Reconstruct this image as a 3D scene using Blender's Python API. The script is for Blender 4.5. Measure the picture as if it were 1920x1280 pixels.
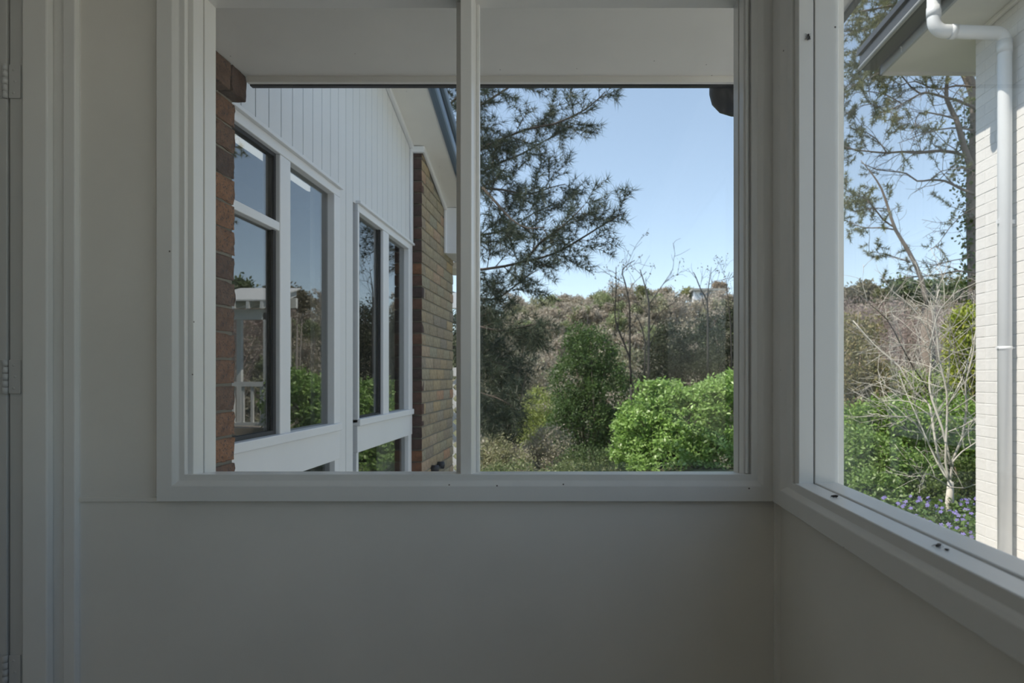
import bpy, bmesh, math, random
import numpy as np
from mathutils import Vector, Matrix

for o in list(bpy.data.objects):
    bpy.data.objects.remove(o)
scene = bpy.context.scene
C = scene.collection
R = math.radians
random.seed(7)
rng = np.random.default_rng(11)

# ------------------------------------------------------------------ camera
E = 1.2                       # eye height above the room floor
FPX, CX, CY = 1150.0, 1090.0, 705.0   # focal length and principal point in 1920x1280 pixels
cam_d = bpy.data.cameras.new('camera')
cam = bpy.data.objects.new('camera', cam_d)
C.objects.link(cam)
cam.location = (0, 0, E)
cam.rotation_euler = (R(90), 0, 0)
cam_d.sensor_width = 36
cam_d.lens = 36 * FPX / 1920
cam_d.shift_x = (960 - CX) / 1920
cam_d.shift_y = (CY - 640) / 1920
cam_d.clip_start = 0.02
cam_d.clip_end = 900
cam_d.dof.use_dof = True
cam_d.dof.focus_distance = 1.75
cam_d.dof.aperture_fstop = 5.6
scene.camera = cam

# ------------------------------------------------------------------ sky, sun, exposure
SUN_DIR = Vector((-1.0, -0.37, 1.32)).normalized()       # towards the sun
world = bpy.data.worlds.new('sky')
scene.world = world
world.use_nodes = True
wn = world.node_tree
wn.nodes.clear()
sky = wn.nodes.new('ShaderNodeTexSky')
sky.sky_type = 'NISHITA'
sky.sun_disc = False
sky.sun_elevation = math.asin(SUN_DIR.z)
sky.sun_rotation = math.atan2(SUN_DIR.x, SUN_DIR.y)
sky.altitude = 1800
sky.air_density = 1.0
sky.dust_density = 0.25
sky.ozone_density = 1.2
bg = wn.nodes.new('ShaderNodeBackground')
bg.inputs['Strength'].default_value = 0.35
wo = wn.nodes.new('ShaderNodeOutputWorld')
tint = wn.nodes.new('ShaderNodeMix'); tint.data_type = 'RGBA'; tint.blend_type = 'MULTIPLY'
tint.inputs['Factor'].default_value = 1.0
tint.inputs['B'].default_value = (0.965, 0.975, 0.945, 1)          # daylight white balance of the photograph
gam = wn.nodes.new('ShaderNodeGamma'); gam.inputs['Gamma'].default_value = 0.65     # softer, hazier gradient
wn.links.new(sky.outputs[0], gam.inputs['Color'])
wn.links.new(gam.outputs[0], tint.inputs['A'])
wn.links.new(tint.outputs['Result'], bg.inputs[0])
wn.links.new(bg.outputs[0], wo.inputs[0])

sun_d = bpy.data.lights.new('sun', 'SUN')
sun_d.energy = 4.7
sun_d.angle = R(0.53)
sun_d.color = (1.0, 0.93, 0.82)
sun = bpy.data.objects.new('sun', sun_d)
C.objects.link(sun)
sun.rotation_euler = SUN_DIR.to_track_quat('Z', 'Y').to_euler()
sun.location = (-8, -3, 12)

vs = scene.view_settings
vs.view_transform = 'Standard'
vs.look = 'None'
vs.gamma = 1
vs.use_curve_mapping = False
vs.exposure = 0.30

# ------------------------------------------------------------------ helpers
def P(px, py, d):
    """pixel of the 1920x1280 frame at depth d (metres along the view axis) -> world point"""
    return Vector(((px - CX) / FPX * d, d, E + (CY - py) / FPX * d))

def tag(o, label=None, cat=None, group=None, kind=None):
    if label: o['label'] = label
    if cat: o['category'] = cat
    if group: o['group'] = group
    if kind: o['kind'] = kind
    return o

def thing(name, loc=(0, 0, 0), label=None, cat=None, group=None, kind=None):
    o = bpy.data.objects.new(name, None)
    o.empty_display_size = 0.1
    C.objects.link(o)
    o.location = loc
    return tag(o, label, cat, group, kind)

WL = {}                      # world location of every object (none is rotated when a parent)
def link(name, me, parent=None, loc=(0, 0, 0), rot=None, scale=None):
    """mesh coordinates are relative to loc (world)."""
    o = bpy.data.objects.new(name, me)
    C.objects.link(o)
    loc = Vector(loc)
    if parent is not None:
        o.parent = parent
        o.location = loc - wloc(parent)
    else:
        o.location = loc
    if rot is not None: o.rotation_euler = rot
    if scale is not None: o.scale = scale
    WL[o.name] = loc
    return o

def wloc(o):
    if o.name in WL: return WL[o.name]
    return Vector(o.location) + (wloc(o.parent) if o.parent else Vector((0, 0, 0)))

def bm_obj(name, bm, mat, parent=None, smooth=False, bevel=0.0):
    bmesh.ops.recalc_face_normals(bm, faces=bm.faces)
    me = bpy.data.meshes.new(name)
    bm.to_mesh(me)
    bm.free()
    me.materials.append(mat)
    if smooth:
        me.polygons.foreach_set('use_smooth', [True] * len(me.polygons))
    o = link(name, me, parent)
    if bevel:
        m = o.modifiers.new('bevel', 'BEVEL')
        m.width = bevel
        m.segments = 2
        m.limit_method = 'ANGLE'
    return o

def box(bm, x0, x1, y0, y1, h0, h1):
    """axis-aligned box, heights relative to the eye"""
    vs_ = [bm.verts.new((x, y, h + E)) for x in (x0, x1) for y in (y0, y1) for h in (h0, h1)]
    for f in ((0, 1, 3, 2), (4, 6, 7, 5), (0, 4, 5, 1), (2, 3, 7, 6), (0, 2, 6, 4), (1, 5, 7, 3)):
        bm.faces.new([vs_[i] for i in f])

def boxes(name, lst, mat, parent=None, bevel=0.0):
    bm = bmesh.new()
    for b in lst: box(bm, *b)
    return bm_obj(name, bm, mat, parent, bevel=bevel)

def prism(bm, poly, vec):
    """polygon (world points) extruded by vec"""
    a = [bm.verts.new(p) for p in poly]
    b = [bm.verts.new(Vector(p) + Vector(vec)) for p in poly]
    bm.faces.new(a)
    bm.faces.new(list(reversed(b)))
    n = len(a)
    for i in range(n):
        bm.faces.new((a[i], b[i], b[(i + 1) % n], a[(i + 1) % n]))

def frame_of(t):
    t = t / (np.linalg.norm(t) + 1e-9)
    u = np.cross(t, (0.0, 0.0, 1.0))
    if np.linalg.norm(u) < 0.1: u = np.cross(t, (1.0, 0.0, 0.0))
    u = u / np.linalg.norm(u)
    return t, u, np.cross(t, u)

class Soup:
    """collects tubes and loose faces, becomes one mesh"""
    def __init__(s):
        s.v, s.f3, s.f4, s.c, s.n = [], [], [], [], 0
    def tube(s, pts, radii, n=6, col=(1, 1, 1)):
        pts = np.asarray(pts, float)
        m = len(pts)
        ang = np.arange(n) * 2 * math.pi / n
        ca, sa = np.cos(ang)[:, None], np.sin(ang)[:, None]
        for i in range(m):
            t = pts[min(i + 1, m - 1)] - pts[max(i - 1, 0)]
            t, u, w = frame_of(t)
            s.v.append(pts[i] + radii[i] * (ca * u + sa * w))
        s.c.append(np.tile(np.asarray(col, float), (m * n, 1)))
        k = np.arange(n)
        for i in range(m - 1):
            a = s.n + i * n
            s.f4.append(np.stack([a + k, a + (k + 1) % n, a + n + (k + 1) % n, a + n + k], 1))
        if n >= 3:
            for base, rev in ((s.n, True), (s.n + (m - 1) * n, False)):
                tri = np.array([[base, base + j, base + j + 1] for j in range(1, n - 1)])
                s.f3.append(tri[:, ::-1] if rev else tri)
        s.n += m * n
    def quads(s, v, col):
        """v: (N,4,3), col: (N,3)"""
        N = len(v)
        s.v.append(v.reshape(-1, 3))
        s.c.append(np.repeat(col, 4, 0))
        s.f4.append(s.n + np.arange(N * 4).reshape(N, 4))
        s.n += N * 4
    def tris(s, v, col):
        N = len(v)
        s.v.append(v.reshape(-1, 3))
        s.c.append(np.repeat(col, 3, 0))
        s.f3.append(s.n + np.arange(N * 3).reshape(N, 3))
        s.n += N * 3
    def mesh(s, name, mat, smooth=False, origin=(0, 0, 0)):
        v = np.concatenate(s.v) - np.asarray(origin, float)
        f3 = np.concatenate(s.f3) if s.f3 else np.zeros((0, 3), int)
        f4 = np.concatenate(s.f4) if s.f4 else np.zeros((0, 4), int)
        me = bpy.data.meshes.new(name)
        me.vertices.add(len(v))
        me.vertices.foreach_set('co', v.astype(np.float32).ravel())
        me.loops.add(f3.size + f4.size)
        me.loops.foreach_set('vertex_index', np.concatenate([f3.ravel(), f4.ravel()]).astype(np.int32))
        me.polygons.add(len(f3) + len(f4))
        st = np.concatenate([np.arange(len(f3)) * 3, f3.size + np.arange(len(f4)) * 4]).astype(np.int32)
        me.polygons.foreach_set('loop_start', st)
        me.update(calc_edges=True)
        ca = me.color_attributes.new('Col', 'FLOAT_COLOR', 'POINT')
        col = np.ones((len(v), 4), np.float32)
        col[:, :3] = np.concatenate(s.c)
        ca.data.foreach_set('color', col.ravel())
        me.materials.append(mat)
        if smooth:
            me.polygons.foreach_set('use_smooth', np.ones(len(me.polygons), bool))
        me.validate()
        return me

# ------------------------------------------------------------------ materials
def nmat(name):
    m = bpy.data.materials.new(name)
    m.use_nodes = True
    nt = m.node_tree
    b = nt.nodes['Principled BSDF']
    return m, nt, b

def ramp(nt, stops):
    r = nt.nodes.new('ShaderNodeValToRGB')
    el = r.color_ramp.elements
    el[0].position, el[0].color = stops[0][0], (*stops[0][1], 1)
    el[1].position, el[1].color = stops[-1][0], (*stops[-1][1], 1)
    for p, c in stops[1:-1]:
        e = el.new(p)
        e.color = (*c, 1)
    return r

def coords(nt, scale=(1, 1, 1), kind='Object'):
    tc = nt.nodes.new('ShaderNodeTexCoord')
    mp = nt.nodes.new('ShaderNodeMapping')
    mp.inputs['Scale'].default_value = scale
    nt.links.new(tc.outputs[kind], mp.inputs[0])
    return mp.outputs[0]

def noise(nt, vec, scale, detail=4, rough=0.55):
    n = nt.nodes.new('ShaderNodeTexNoise')
    n.inputs['Scale'].default_value = scale
    n.inputs['Detail'].default_value = detail
    n.inputs['Roughness'].default_value = rough
    nt.links.new(vec, n.inputs['Vector'])
    return n

def bump(nt, b, height, strength, dist=0.002):
    bp = nt.nodes.new('ShaderNodeBump')
    bp.inputs['Strength'].default_value = strength
    bp.inputs['Distance'].default_value = dist
    nt.links.new(height, bp.inputs['Height'])
    nt.links.new(bp.outputs[0], b.inputs['Normal'])

def paint(name, col, rough=0.45, brush=(1, 1, 1), spec=0.5, speck=False, bscale=60, bstr=0.12, var=0.05):
    m, nt, b = nmat(name)
    v = coords(nt, brush)
    n = noise(nt, v, 3, 5)
    r = ramp(nt, [(0.3, tuple(c * (1 - var) for c in col)), (0.7, tuple(min(1, c * (1 + var * 0.5)) for c in col))])
    nt.links.new(n.outputs['Fac'], r.inputs[0])
    out = r.outputs[0]
    if speck:                                   # little chips and fly specks
        vo = nt.nodes.new('ShaderNodeTexVoronoi')
        vo.inputs['Scale'].default_value = 14
        nt.links.new(coords(nt), vo.inputs['Vector'])
        rr = ramp(nt, [(0.02, (1, 1, 1)), (0.035, (0, 0, 0))])
        nt.links.new(vo.outputs['Distance'], rr.inputs[0])
        mx = nt.nodes.new('ShaderNodeMix')
        mx.data_type = 'RGBA'
        nt.links.new(rr.outputs[0], mx.inputs['Factor'])
        nt.links.new(out, mx.inputs['A'])
        mx.inputs['B'].default_value = (0.12, 0.1, 0.085, 1)
        out = mx.outputs['Result']
    nt.links.new(out, b.inputs['Base Color'])
    b.inputs['Roughness'].default_value = rough
    b.inputs['Specular IOR Level'].default_value = spec
    n2 = noise(nt, v, bscale, 3)
    bump(nt, b, n2.outputs['Fac'], bstr)
    return m

M = {}
M['wall'] = paint('wall_paint', (0.86, 0.82, 0.75), 0.6, (1, 1, 1), 0.35, bscale=90, bstr=0.10)
M['trim'] = paint('trim_gloss_paint', (0.85, 0.83, 0.79), 0.32, (1, 1, 0.25), 0.5, speck=True, bscale=70, bstr=0.08)
M['door'] = paint('door_paint', (0.60, 0.59, 0.565), 0.4, (1, 1, 0.3), 0.45, bscale=70, bstr=0.08)
M['ceiling'] = paint('ceiling_paint', (0.84, 0.83, 0.80), 0.8)
M['floor'] = paint('floor_boards', (0.55, 0.50, 0.44), 0.45, (8, 0.6, 1), var=0.12)
M['ext_white'] = paint('exterior_white_paint', (0.78, 0.79, 0.80), 0.45, (1, 1, 0.3), var=0.03)
M['ext_board'] = paint('board_paint', (0.74, 0.75, 0.75), 0.55, (1, 1, 0.2), var=0.03)
M['soffit'] = paint('soffit_paint', (0.80, 0.775, 0.72), 0.65, (1, 1, 1), var=0.06, speck=True)
M['fascia'] = paint('fascia_paint', (0.42, 0.44, 0.46), 0.4)
M['gutter'] = paint('gutter_grey', (0.055, 0.057, 0.06), 0.35)
M['gutter_bead'] = paint('gutter_bead_grey', (0.42, 0.42, 0.41), 0.4)
M['gutter_blue'] = paint('barge_blue_grey', (0.10, 0.15, 0.21), 0.3)
M['pvc'] = paint('downpipe_white', (0.70, 0.71, 0.72), 0.35, var=0.03)
M['pvc_dark'] = paint('downpipe_black', (0.022, 0.024, 0.03), 0.4)
M['dark'] = paint('dark_rubber', (0.02, 0.022, 0.028), 0.5)
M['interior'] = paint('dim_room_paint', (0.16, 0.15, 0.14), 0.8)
M['curtain'] = paint('curtain_cloth', (0.78, 0.74, 0.68), 0.9, (40, 40, 1))
M['batten'] = paint('light_batten_white', (0.8, 0.8, 0.77), 0.4)
for n_ in M['batten'].node_tree.nodes:                      # emission added to show the tube inside the wing
    if n_.type == 'BSDF_PRINCIPLED':
        n_.inputs['Emission Color'].default_value = (1, 0.97, 0.9, 1); n_.inputs['Emission Strength'].default_value = 0.9
M['insect'] = paint('insect_black', (0.02, 0.014, 0.01), 0.35)
M['wing'] = paint('insect_wing', (0.10, 0.085, 0.07), 0.3)
M['hinge'] = paint('hinge_painted', (0.58, 0.57, 0.55), 0.35)
M['house_far'] = paint('far_house_white', (0.75, 0.77, 0.80), 0.6)
M['roof_far'] = paint('far_roof_grey', (0.32, 0.31, 0.28), 0.6)
M['window_far'] = paint('far_window_dark', (0.16, 0.21, 0.28), 0.2)
M['pergola'] = paint('pergola_white', (0.8, 0.8, 0.78), 0.5)
M['bounce_slab'] = paint('pale_bounce_slab', (0.72, 0.69, 0.64), 0.85, var=0.15)  # pale tone for the added slabs that bounce daylight indoors
M['deck'] = paint('deck_boards', (0.36, 0.30, 0.24), 0.7, (1, 8, 1), var=0.2)

def brick_mat(name, stops, mortar_tint=0.0, rough=0.9, speck=(0.02, 0.015, 0.015), sp_fac=0.7):
    m, nt, b = nmat(name)
    oi = nt.nodes.new('ShaderNodeObjectInfo')
    r = ramp(nt, stops)
    nt.links.new(oi.outputs['Random'], r.inputs[0])
    v = coords(nt)
    n = noise(nt, v, 22, 6, 0.7)
    mx = nt.nodes.new('ShaderNodeMix'); mx.data_type = 'RGBA'; mx.blend_type = 'MULTIPLY'
    mx.inputs['Factor'].default_value = 0.75
    rr = ramp(nt, [(0.3, (0.45, 0.42, 0.42)), (0.72, (1.45, 1.4, 1.32))])
    nt.links.new(n.outputs['Fac'], rr.inputs[0])
    nt.links.new(r.outputs[0], mx.inputs['A']); nt.links.new(rr.outputs[0], mx.inputs['B'])
    n3 = noise(nt, v, 150, 2)
    r3 = ramp(nt, [(0.36, (sp_fac, sp_fac, sp_fac)), (0.42, (0, 0, 0))])
    nt.links.new(n3.outputs['Fac'], r3.inputs[0])
    mx2 = nt.nodes.new('ShaderNodeMix'); mx2.data_type = 'RGBA'
    nt.links.new(r3.outputs[0], mx2.inputs['Factor'])
    nt.links.new(mx.outputs['Result'], mx2.inputs['A'])
    mx2.inputs['B'].default_value = (*speck, 1)
    nt.links.new(mx2.outputs['Result'], b.inputs['Base Color'])
    b.inputs['Roughness'].default_value = rough
    bump(nt, b, n.outputs['Fac'], 1.0, 0.012)
    return m
M['brick'] = brick_mat('red_brick', [(0.0, (0.075, 0.044, 0.035)), (0.3, (0.15, 0.082, 0.05)), (0.55, (0.115, 0.07, 0.05)), (0.75, (0.26, 0.125, 0.06)), (1.0, (0.16, 0.085, 0.052))], speck=(0.03, 0.026, 0.028), sp_fac=0.85)
M['brick_dark'] = brick_mat('plum_brick', [(0.0, (0.055, 0.036, 0.034)), (0.5, (0.085, 0.05, 0.042)), (0.85, (0.12, 0.06, 0.042)), (1.0, (0.24, 0.11, 0.05))])
M['brick_tan'] = brick_mat('tan_brick', [(0.0, (0.282, 0.243, 0.173)), (0.25, (0.346, 0.275, 0.179)), (0.45, (0.307, 0.288, 0.211)), (0.62, (0.422, 0.320, 0.186)), (0.75, (0.243, 0.211, 0.173)), (0.9, (0.384, 0.333, 0.243)), (1.0, (0.422, 0.243, 0.147))], speck=(0.640, 0.627, 0.576), sp_fac=0.35)
M['brick_white'] = brick_mat('painted_brick', [(0.0, (0.66, 0.645, 0.625)), (1.0, (0.70, 0.685, 0.665))], speck=(0.6, 0.59, 0.57), sp_fac=0.2)
M['mortar'] = paint('mortar', (0.20, 0.185, 0.15), 0.95, var=0.3, bstr=0.5)
M['mortar_white'] = paint('painted_mortar', (0.62, 0.61, 0.59), 0.9, var=0.05)
for k in ('brick_white',):
    # paint softens the brick relief
    for n_ in M[k].node_tree.nodes:
        if n_.type == 'BUMP': n_.inputs['Strength'].default_value = 0.35
        if n_.type == 'MIX' and n_.blend_type == 'MULTIPLY': n_.inputs['Factor'].default_value = 0.10

def glass(name, ior=1.5, tint=(0.95, 0.97, 0.965), dust=0.02, dust_scale=90):
    m = bpy.data.materials.new(name)
    m.use_nodes = True
    nt = m.node_tree
    nt.nodes.clear()
    tr = nt.nodes.new('ShaderNodeBsdfTransparent'); tr.inputs[0].default_value = (*tint, 1)
    gl = nt.nodes.new('ShaderNodeBsdfGlossy'); gl.inputs['Roughness'].default_value = 0.0
    fr = nt.nodes.new('ShaderNodeFresnel'); fr.inputs['IOR'].default_value = ior
    ge = nt.nodes.new('ShaderNodeNewGeometry')      # a thin sheet reflects alike from both sides
    im = nt.nodes.new('ShaderNodeMix'); im.data_type = 'FLOAT'
    im.inputs['A'].default_value = ior; im.inputs['B'].default_value = 1 / ior
    nt.links.new(ge.outputs['Backfacing'], im.inputs['Factor'])
    nt.links.new(im.outputs['Result'], fr.inputs['IOR'])
    mx = nt.nodes.new('ShaderNodeMixShader')
    nt.links.new(fr.outputs[0], mx.inputs[0]); nt.links.new(tr.outputs[0], mx.inputs[1]); nt.links.new(gl.outputs[0], mx.inputs[2])
    df = nt.nodes.new('ShaderNodeBsdfDiffuse'); df.inputs[0].default_value = (0.7, 0.7, 0.68, 1)
    v = coords(nt)
    n1 = noise(nt, v, dust_scale, 3)
    r1 = ramp(nt, [(0.5, (0.25, 0.25, 0.25)), (0.78, (1, 1, 1))])
    nt.links.new(n1.outputs['Fac'], r1.inputs[0])
    mu = nt.nodes.new('ShaderNodeMath'); mu.operation = 'MULTIPLY'; mu.inputs[1].default_value = dust
    nt.links.new(r1.outputs[0], mu.inputs[0])
    mx2 = nt.nodes.new('ShaderNodeMixShader')
    nt.links.new(mu.outputs[0], mx2.inputs[0]); nt.links.new(mx.outputs[0], mx2.inputs[1]); nt.links.new(df.outputs[0], mx2.inputs[2])
    out = nt.nodes.new('ShaderNodeOutputMaterial')
    nt.links.new(mx2.outputs[0], out.inputs[0])
    return m
M['glass'] = glass('window_glass', 1.45, (0.99, 0.995, 0.99), 0.010)
M['house_glass'] = glass('house_window_glass', 2.4, (0.72, 0.74, 0.74), 0.01)

def screen_mat():
    m = bpy.data.materials.new('fly_screen_mesh')
    m.use_nodes = True
    nt = m.node_tree; nt.nodes.clear()
    tr = nt.nodes.new('ShaderNodeBsdfTransparent')
    df = nt.nodes.new('ShaderNodeBsdfDiffuse'); df.inputs[0].default_value = (0.05, 0.053, 0.058, 1)
    mx = nt.nodes.new('ShaderNodeMixShader'); mx.inputs[0].default_value = 0.6
    out = nt.nodes.new('ShaderNodeOutputMaterial')
    nt.links.new(tr.outputs[0], mx.inputs[1]); nt.links.new(df.outputs[0], mx.inputs[2]); nt.links.new(mx.outputs[0], out.inputs[0])
    return m
M['screen'] = screen_mat()

def leaf_mat(name, rough=0.5, transl=0.35, spec=0.35):
    m, nt, b = nmat(name)
    at = nt.nodes.new('ShaderNodeAttribute'); at.attribute_name = 'Col'
    nt.links.new(at.outputs['Color'], b.inputs['Base Color'])
    b.inputs['Roughness'].default_value = rough
    b.inputs['Specular IOR Level'].default_value = spec
    out = nt.nodes['Material Output']
    if transl:
        tl = nt.nodes.new('ShaderNodeBsdfTranslucent')
        hs = nt.nodes.new('ShaderNodeHueSaturation'); hs.inputs['Value'].default_value = 1.2; hs.inputs['Saturation'].default_value = 1.1
        nt.links.new(at.outputs['Color'], hs.inputs['Color'])
        nt.links.new(hs.outputs[0], tl.inputs[0])
        mx = nt.nodes.new('ShaderNodeMixShader'); mx.inputs[0].default_value = transl
        nt.links.new(b.outputs[0], mx.inputs[1]); nt.links.new(tl.outputs[0], mx.inputs[2])
        nt.links.new(mx.outputs[0], out.inputs[0])
    return m
M['leaf'] = leaf_mat('leaf', 0.45, 0.35)
M['leaf_gloss'] = leaf_mat('glossy_leaf', 0.42, 0.3, 0.5)
M['needle'] = leaf_mat('needle', 0.5, 0.2)
M['bark'] = leaf_mat('bark', 0.9, 0.0, 0.2)

def ground_mat():
    m, nt, b = nmat('ground_soil_grass')
    v = coords(nt)
    n = noise(nt, v, 0.35, 8, 0.7)
    r = ramp(nt, [(0.3, (0.07, 0.085, 0.035)), (0.5, (0.12, 0.12, 0.06)), (0.7, (0.19, 0.165, 0.12))])
    nt.links.new(n.outputs['Fac'], r.inputs[0])
    nt.links.new(r.outputs[0], b.inputs['Base Color'])
    b.inputs['Roughness'].default_value = 0.95
    n2 = noise(nt, v, 5, 6)
    bump(nt, b, n2.outputs['Fac'], 0.8, 0.1)
    return m
M['ground'] = ground_mat()
# ================================================================== THE ROOM
def structure(o):
    o['kind'] = 'structure'
    return o

WY = 1.365        # inner face of the front wall
WX = 0.44         # inner face of the right wall
OUT = 1.455       # outer face of the front wall
wf = structure(boxes('wall_front', [
    (-2.1, 0.535, WY, OUT, -1.2, -0.25), (-2.1, -0.89, WY, OUT, -0.25, 0.905),
    (0.3866, 0.535, WY, OUT, -0.25, 0.905), (-2.1, 0.535, WY, OUT, 0.905, 1.2)], M['wall']))
wr = structure(boxes('wall_right', [
    (WX, 0.535, -2.8, WY, -1.2, -0.245), (WX, 0.535, -2.8, WY, 1.03, 1.2),
    (WX, 0.535, 1.25, WY, -0.245, 0.905), (WX, 0.535, -2.8, -2.3, -0.245, 0.905)], M['wall']))
structure(boxes('wall_left', [(-2.2, -2.1, -2.8, OUT, -1.2, 1.2)], M['wall']))
structure(boxes('wall_back', [(-2.2, 0.535, -2.9, -2.8, -1.2, 1.2)], M['wall']))
structure(boxes('floor', [(-2.2, 0.535, -2.9, OUT, -1.3, -1.2)], M['floor']))
structure(boxes('ceiling', [(-2.2, 0.535, -2.9, OUT, 1.2, 1.24)], M['ceiling']))

PROFILE = [(0, 0), (0, .0195), (.001, .0205), (.0325, .0205), (.0345, .020), (.0395, .0165), (.044, .0128), (.0455, .0122), (.056, .012), (.0575, .0105), (.0575, 0)]
def architrave(parent, p0, p1, inward, normal, m0=1, m1=1, width=.0575):
    """one mitred length of moulding; p0, p1 are its outer corners on the wall face"""
    p0, p1, inward, normal = map(Vector, (p0, p1, inward, normal))
    along = (p1 - p0).normalized()
    bm = bmesh.new()
    k = width / .0575
    a = [bm.verts.new(p0 + inward * w * k + along * w * k * m0 + normal * t) for w, t in PROFILE]
    b = [bm.verts.new(p1 + inward * w * k - along * w * k * m1 + normal * t) for w, t in PROFILE]
    n = len(a)
    for i in range(n):
        bm.faces.new((a[i], b[i], b[(i + 1) % n], a[(i + 1) % n]))
    bm.faces.new(a); bm.faces.new(list(reversed(b)))
    return bm_obj('architrave', bm, M['trim'], parent)

# ---- front window
w1 = structure(thing('window_1', (-0.25, WY, E - 0.2747)))
w1['label'] = 'wide two-pane timber window in the facing wall with one white mullion'
AL, AR, AB, AT = -0.932, 0.433, -0.2747, 0.942
n_ = (0, -1, 0)
architrave(w1, (AL, WY, E + AB), (AL, WY, E + AT), (1, 0, 0), n_)
architrave(w1, (AR, WY, E + AB), (AR, WY, E + AT), (-1, 0, 0), n_)
architrave(w1, (AL, WY, E + AB), (AR, WY, E + AB), (0, 0, 1), n_)
architrave(w1, (AL, WY, E + AT), (AR, WY, E + AT), (0, 0, -1), n_)
JL, JR, HD = -0.864, 0.3606, 0.874
boxes('jamb', [(-0.892, JL, WY + .001, 1.4022, -0.25, .905), (-0.892, JL - .006, 1.4022, 1.405, -0.25, .905)], M['trim'], w1, .0012)
boxes('jamb', [(JR, 0.3885, WY + .001, 1.4022, -0.25, .905), (JR + .006, 0.3885, 1.4022, 1.405, -0.25, .905)], M['trim'], w1, .0012)
boxes('quad_bead', [(JR + .0035, JR + .0095, WY - .006, WY + .002, -0.2165, HD)], M['trim'], w1, .0025)
boxes('window_head', [(-0.892, 0.3885, WY + .001, OUT, HD, .905)], M['trim'], w1, .0012)
bm = bmesh.new()
prism(bm, [Vector((-0.88, WY - .012, E - .2165)), Vector((-0.88, 1.458, E - .2262)), Vector((-0.88, 1.458, E - .26)), Vector((-0.88, WY - .0005, E - .26)), Vector((-.88, WY - .0005, E - .2235)), Vector((-0.88, WY - .012, E - .2235))], (1.26, 0, 0))
bm_obj('sill', bm, M['trim'], w1, bevel=.001)
boxes('glazing_stop', [(-0.892, JL + .0015, 1.405, 1.448, -0.235, .9)], M['trim'], w1, .0012)
boxes('glazing_stop', [(JR - .0015, 0.3885, 1.405, 1.448, -0.235, .9)], M['trim'], w1, .0012)
boxes('glazing_stop', [(JL, JR, 1.41, 1.448, HD - .006, .9)], M['trim'], w1, .0012)
mu = boxes('mullion', [(-0.2705, -0.2455, 1.371, 1.456, -0.235, HD)], M['trim'], w1, .0015)
boxes('glazing_stop', [(-0.2905, -0.2705, 1.424, 1.448, -0.23, HD)], M['trim'], mu, .0015)
boxes('glazing_stop', [(-0.2455, -0.2385, 1.432, 1.448, -0.23, HD)], M['trim'], mu, .0012)
boxes('pane', [(JL - .006, -0.269, 1.449, 1.453, -0.232, HD + .006)], M['glass'], w1)
boxes('pane', [(-0.247, JR + .006, 1.449, 1.453, -0.232, HD + .006)], M['glass'], w1)

# ---- right window (runs past the camera)
w2 = structure(thing('window_2', (WX, 0.2, E - 0.2747)))
w2['label'] = 'long timber window in the right-hand wall running towards the viewer'
n_ = (-1, 0, 0)
architrave(w2, (WX, -2.73, E + AB), (WX, WY, E + AB), (0, 0, 1), n_, 1, 2.05)
architrave(w2, (WX, WY, E + AB), (WX, WY, E + 1.06), (0, -1, 0), n_, .487, .487, .118)
architrave(w2, (WX, -2.73, E + 1.06), (WX, WY, E + 1.06), (0, 0, -1), n_, 1, 2.05)
architrave(w2, (WX, -2.73, E + AB), (WX, -2.73, E + 1.06), (0, 1, 0), n_, 1, 1)
DJ = 1.224
boxes('jamb', [(.434, .4635, DJ, 1.252, -0.245, 1.03), (.441, .466, DJ + .006, 1.252, -0.244, 1.029)], M['trim'], w2, .0012)
boxes('glazing_stop', [(.466, .513, DJ - .0012, 1.252, -0.245, 1.03)], M['trim'], w2, .0012)
boxes('sill', [(.427, .4645, -2.68, DJ + .002, -0.24, -.2142), (.434, .468, -2.68, DJ + .002, -.25, -.219)], M['trim'], w2, .0015)
boxes('glazing_stop', [(.4675, .5135, -2.68, DJ + .002, -0.25, -.2125)], M['trim'], w2, .002)
boxes('window_head', [(.434, .535, -2.68, 1.252, 1.0, 1.03)], M['trim'], w2, .0015)
boxes('mullion', [(.434, .535, -0.96, -0.90, -0.24, 1.0)], M['trim'], w2, .002)
boxes('pane', [(.506, .510, -.902, 1.228, -.216, 1.004)], M['glass'], w2)
boxes('pane', [(.506, .510, -2.68, -.958, -.216, 1.004)], M['glass'], w2)

# ---- corner bead, joint strip
bm = bmesh.new()
qr = .012
prism(bm, [Vector((WX, WY, 0)), Vector((WX - qr, WY, 0)), Vector((WX - qr * .72, WY - qr * .72, 0)), Vector((WX, WY - qr, 0))], (0, 0, E + AB))
t1 = structure(bm_obj('trim_1', bm, M['wall'], bevel=.001)); t1['label'] = 'slim vertical corner bead below the two windows'
t2 = structure(boxes('trim_2', [(-1.116, AL, WY - .0045, WY, -.2795, -.2685)], M['wall'], bevel=.002)); t2['label'] = 'thin horizontal joint strip left of the window surround'
bm = bmesh.new()
for p, q in ((-1.1165, 0),):
    box(bm, -1.1175, -1.1145, WY - .0012, WY, -1.2, 1.2)
t4 = structure(bm_obj('trim_4', bm, M['trim']))

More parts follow.
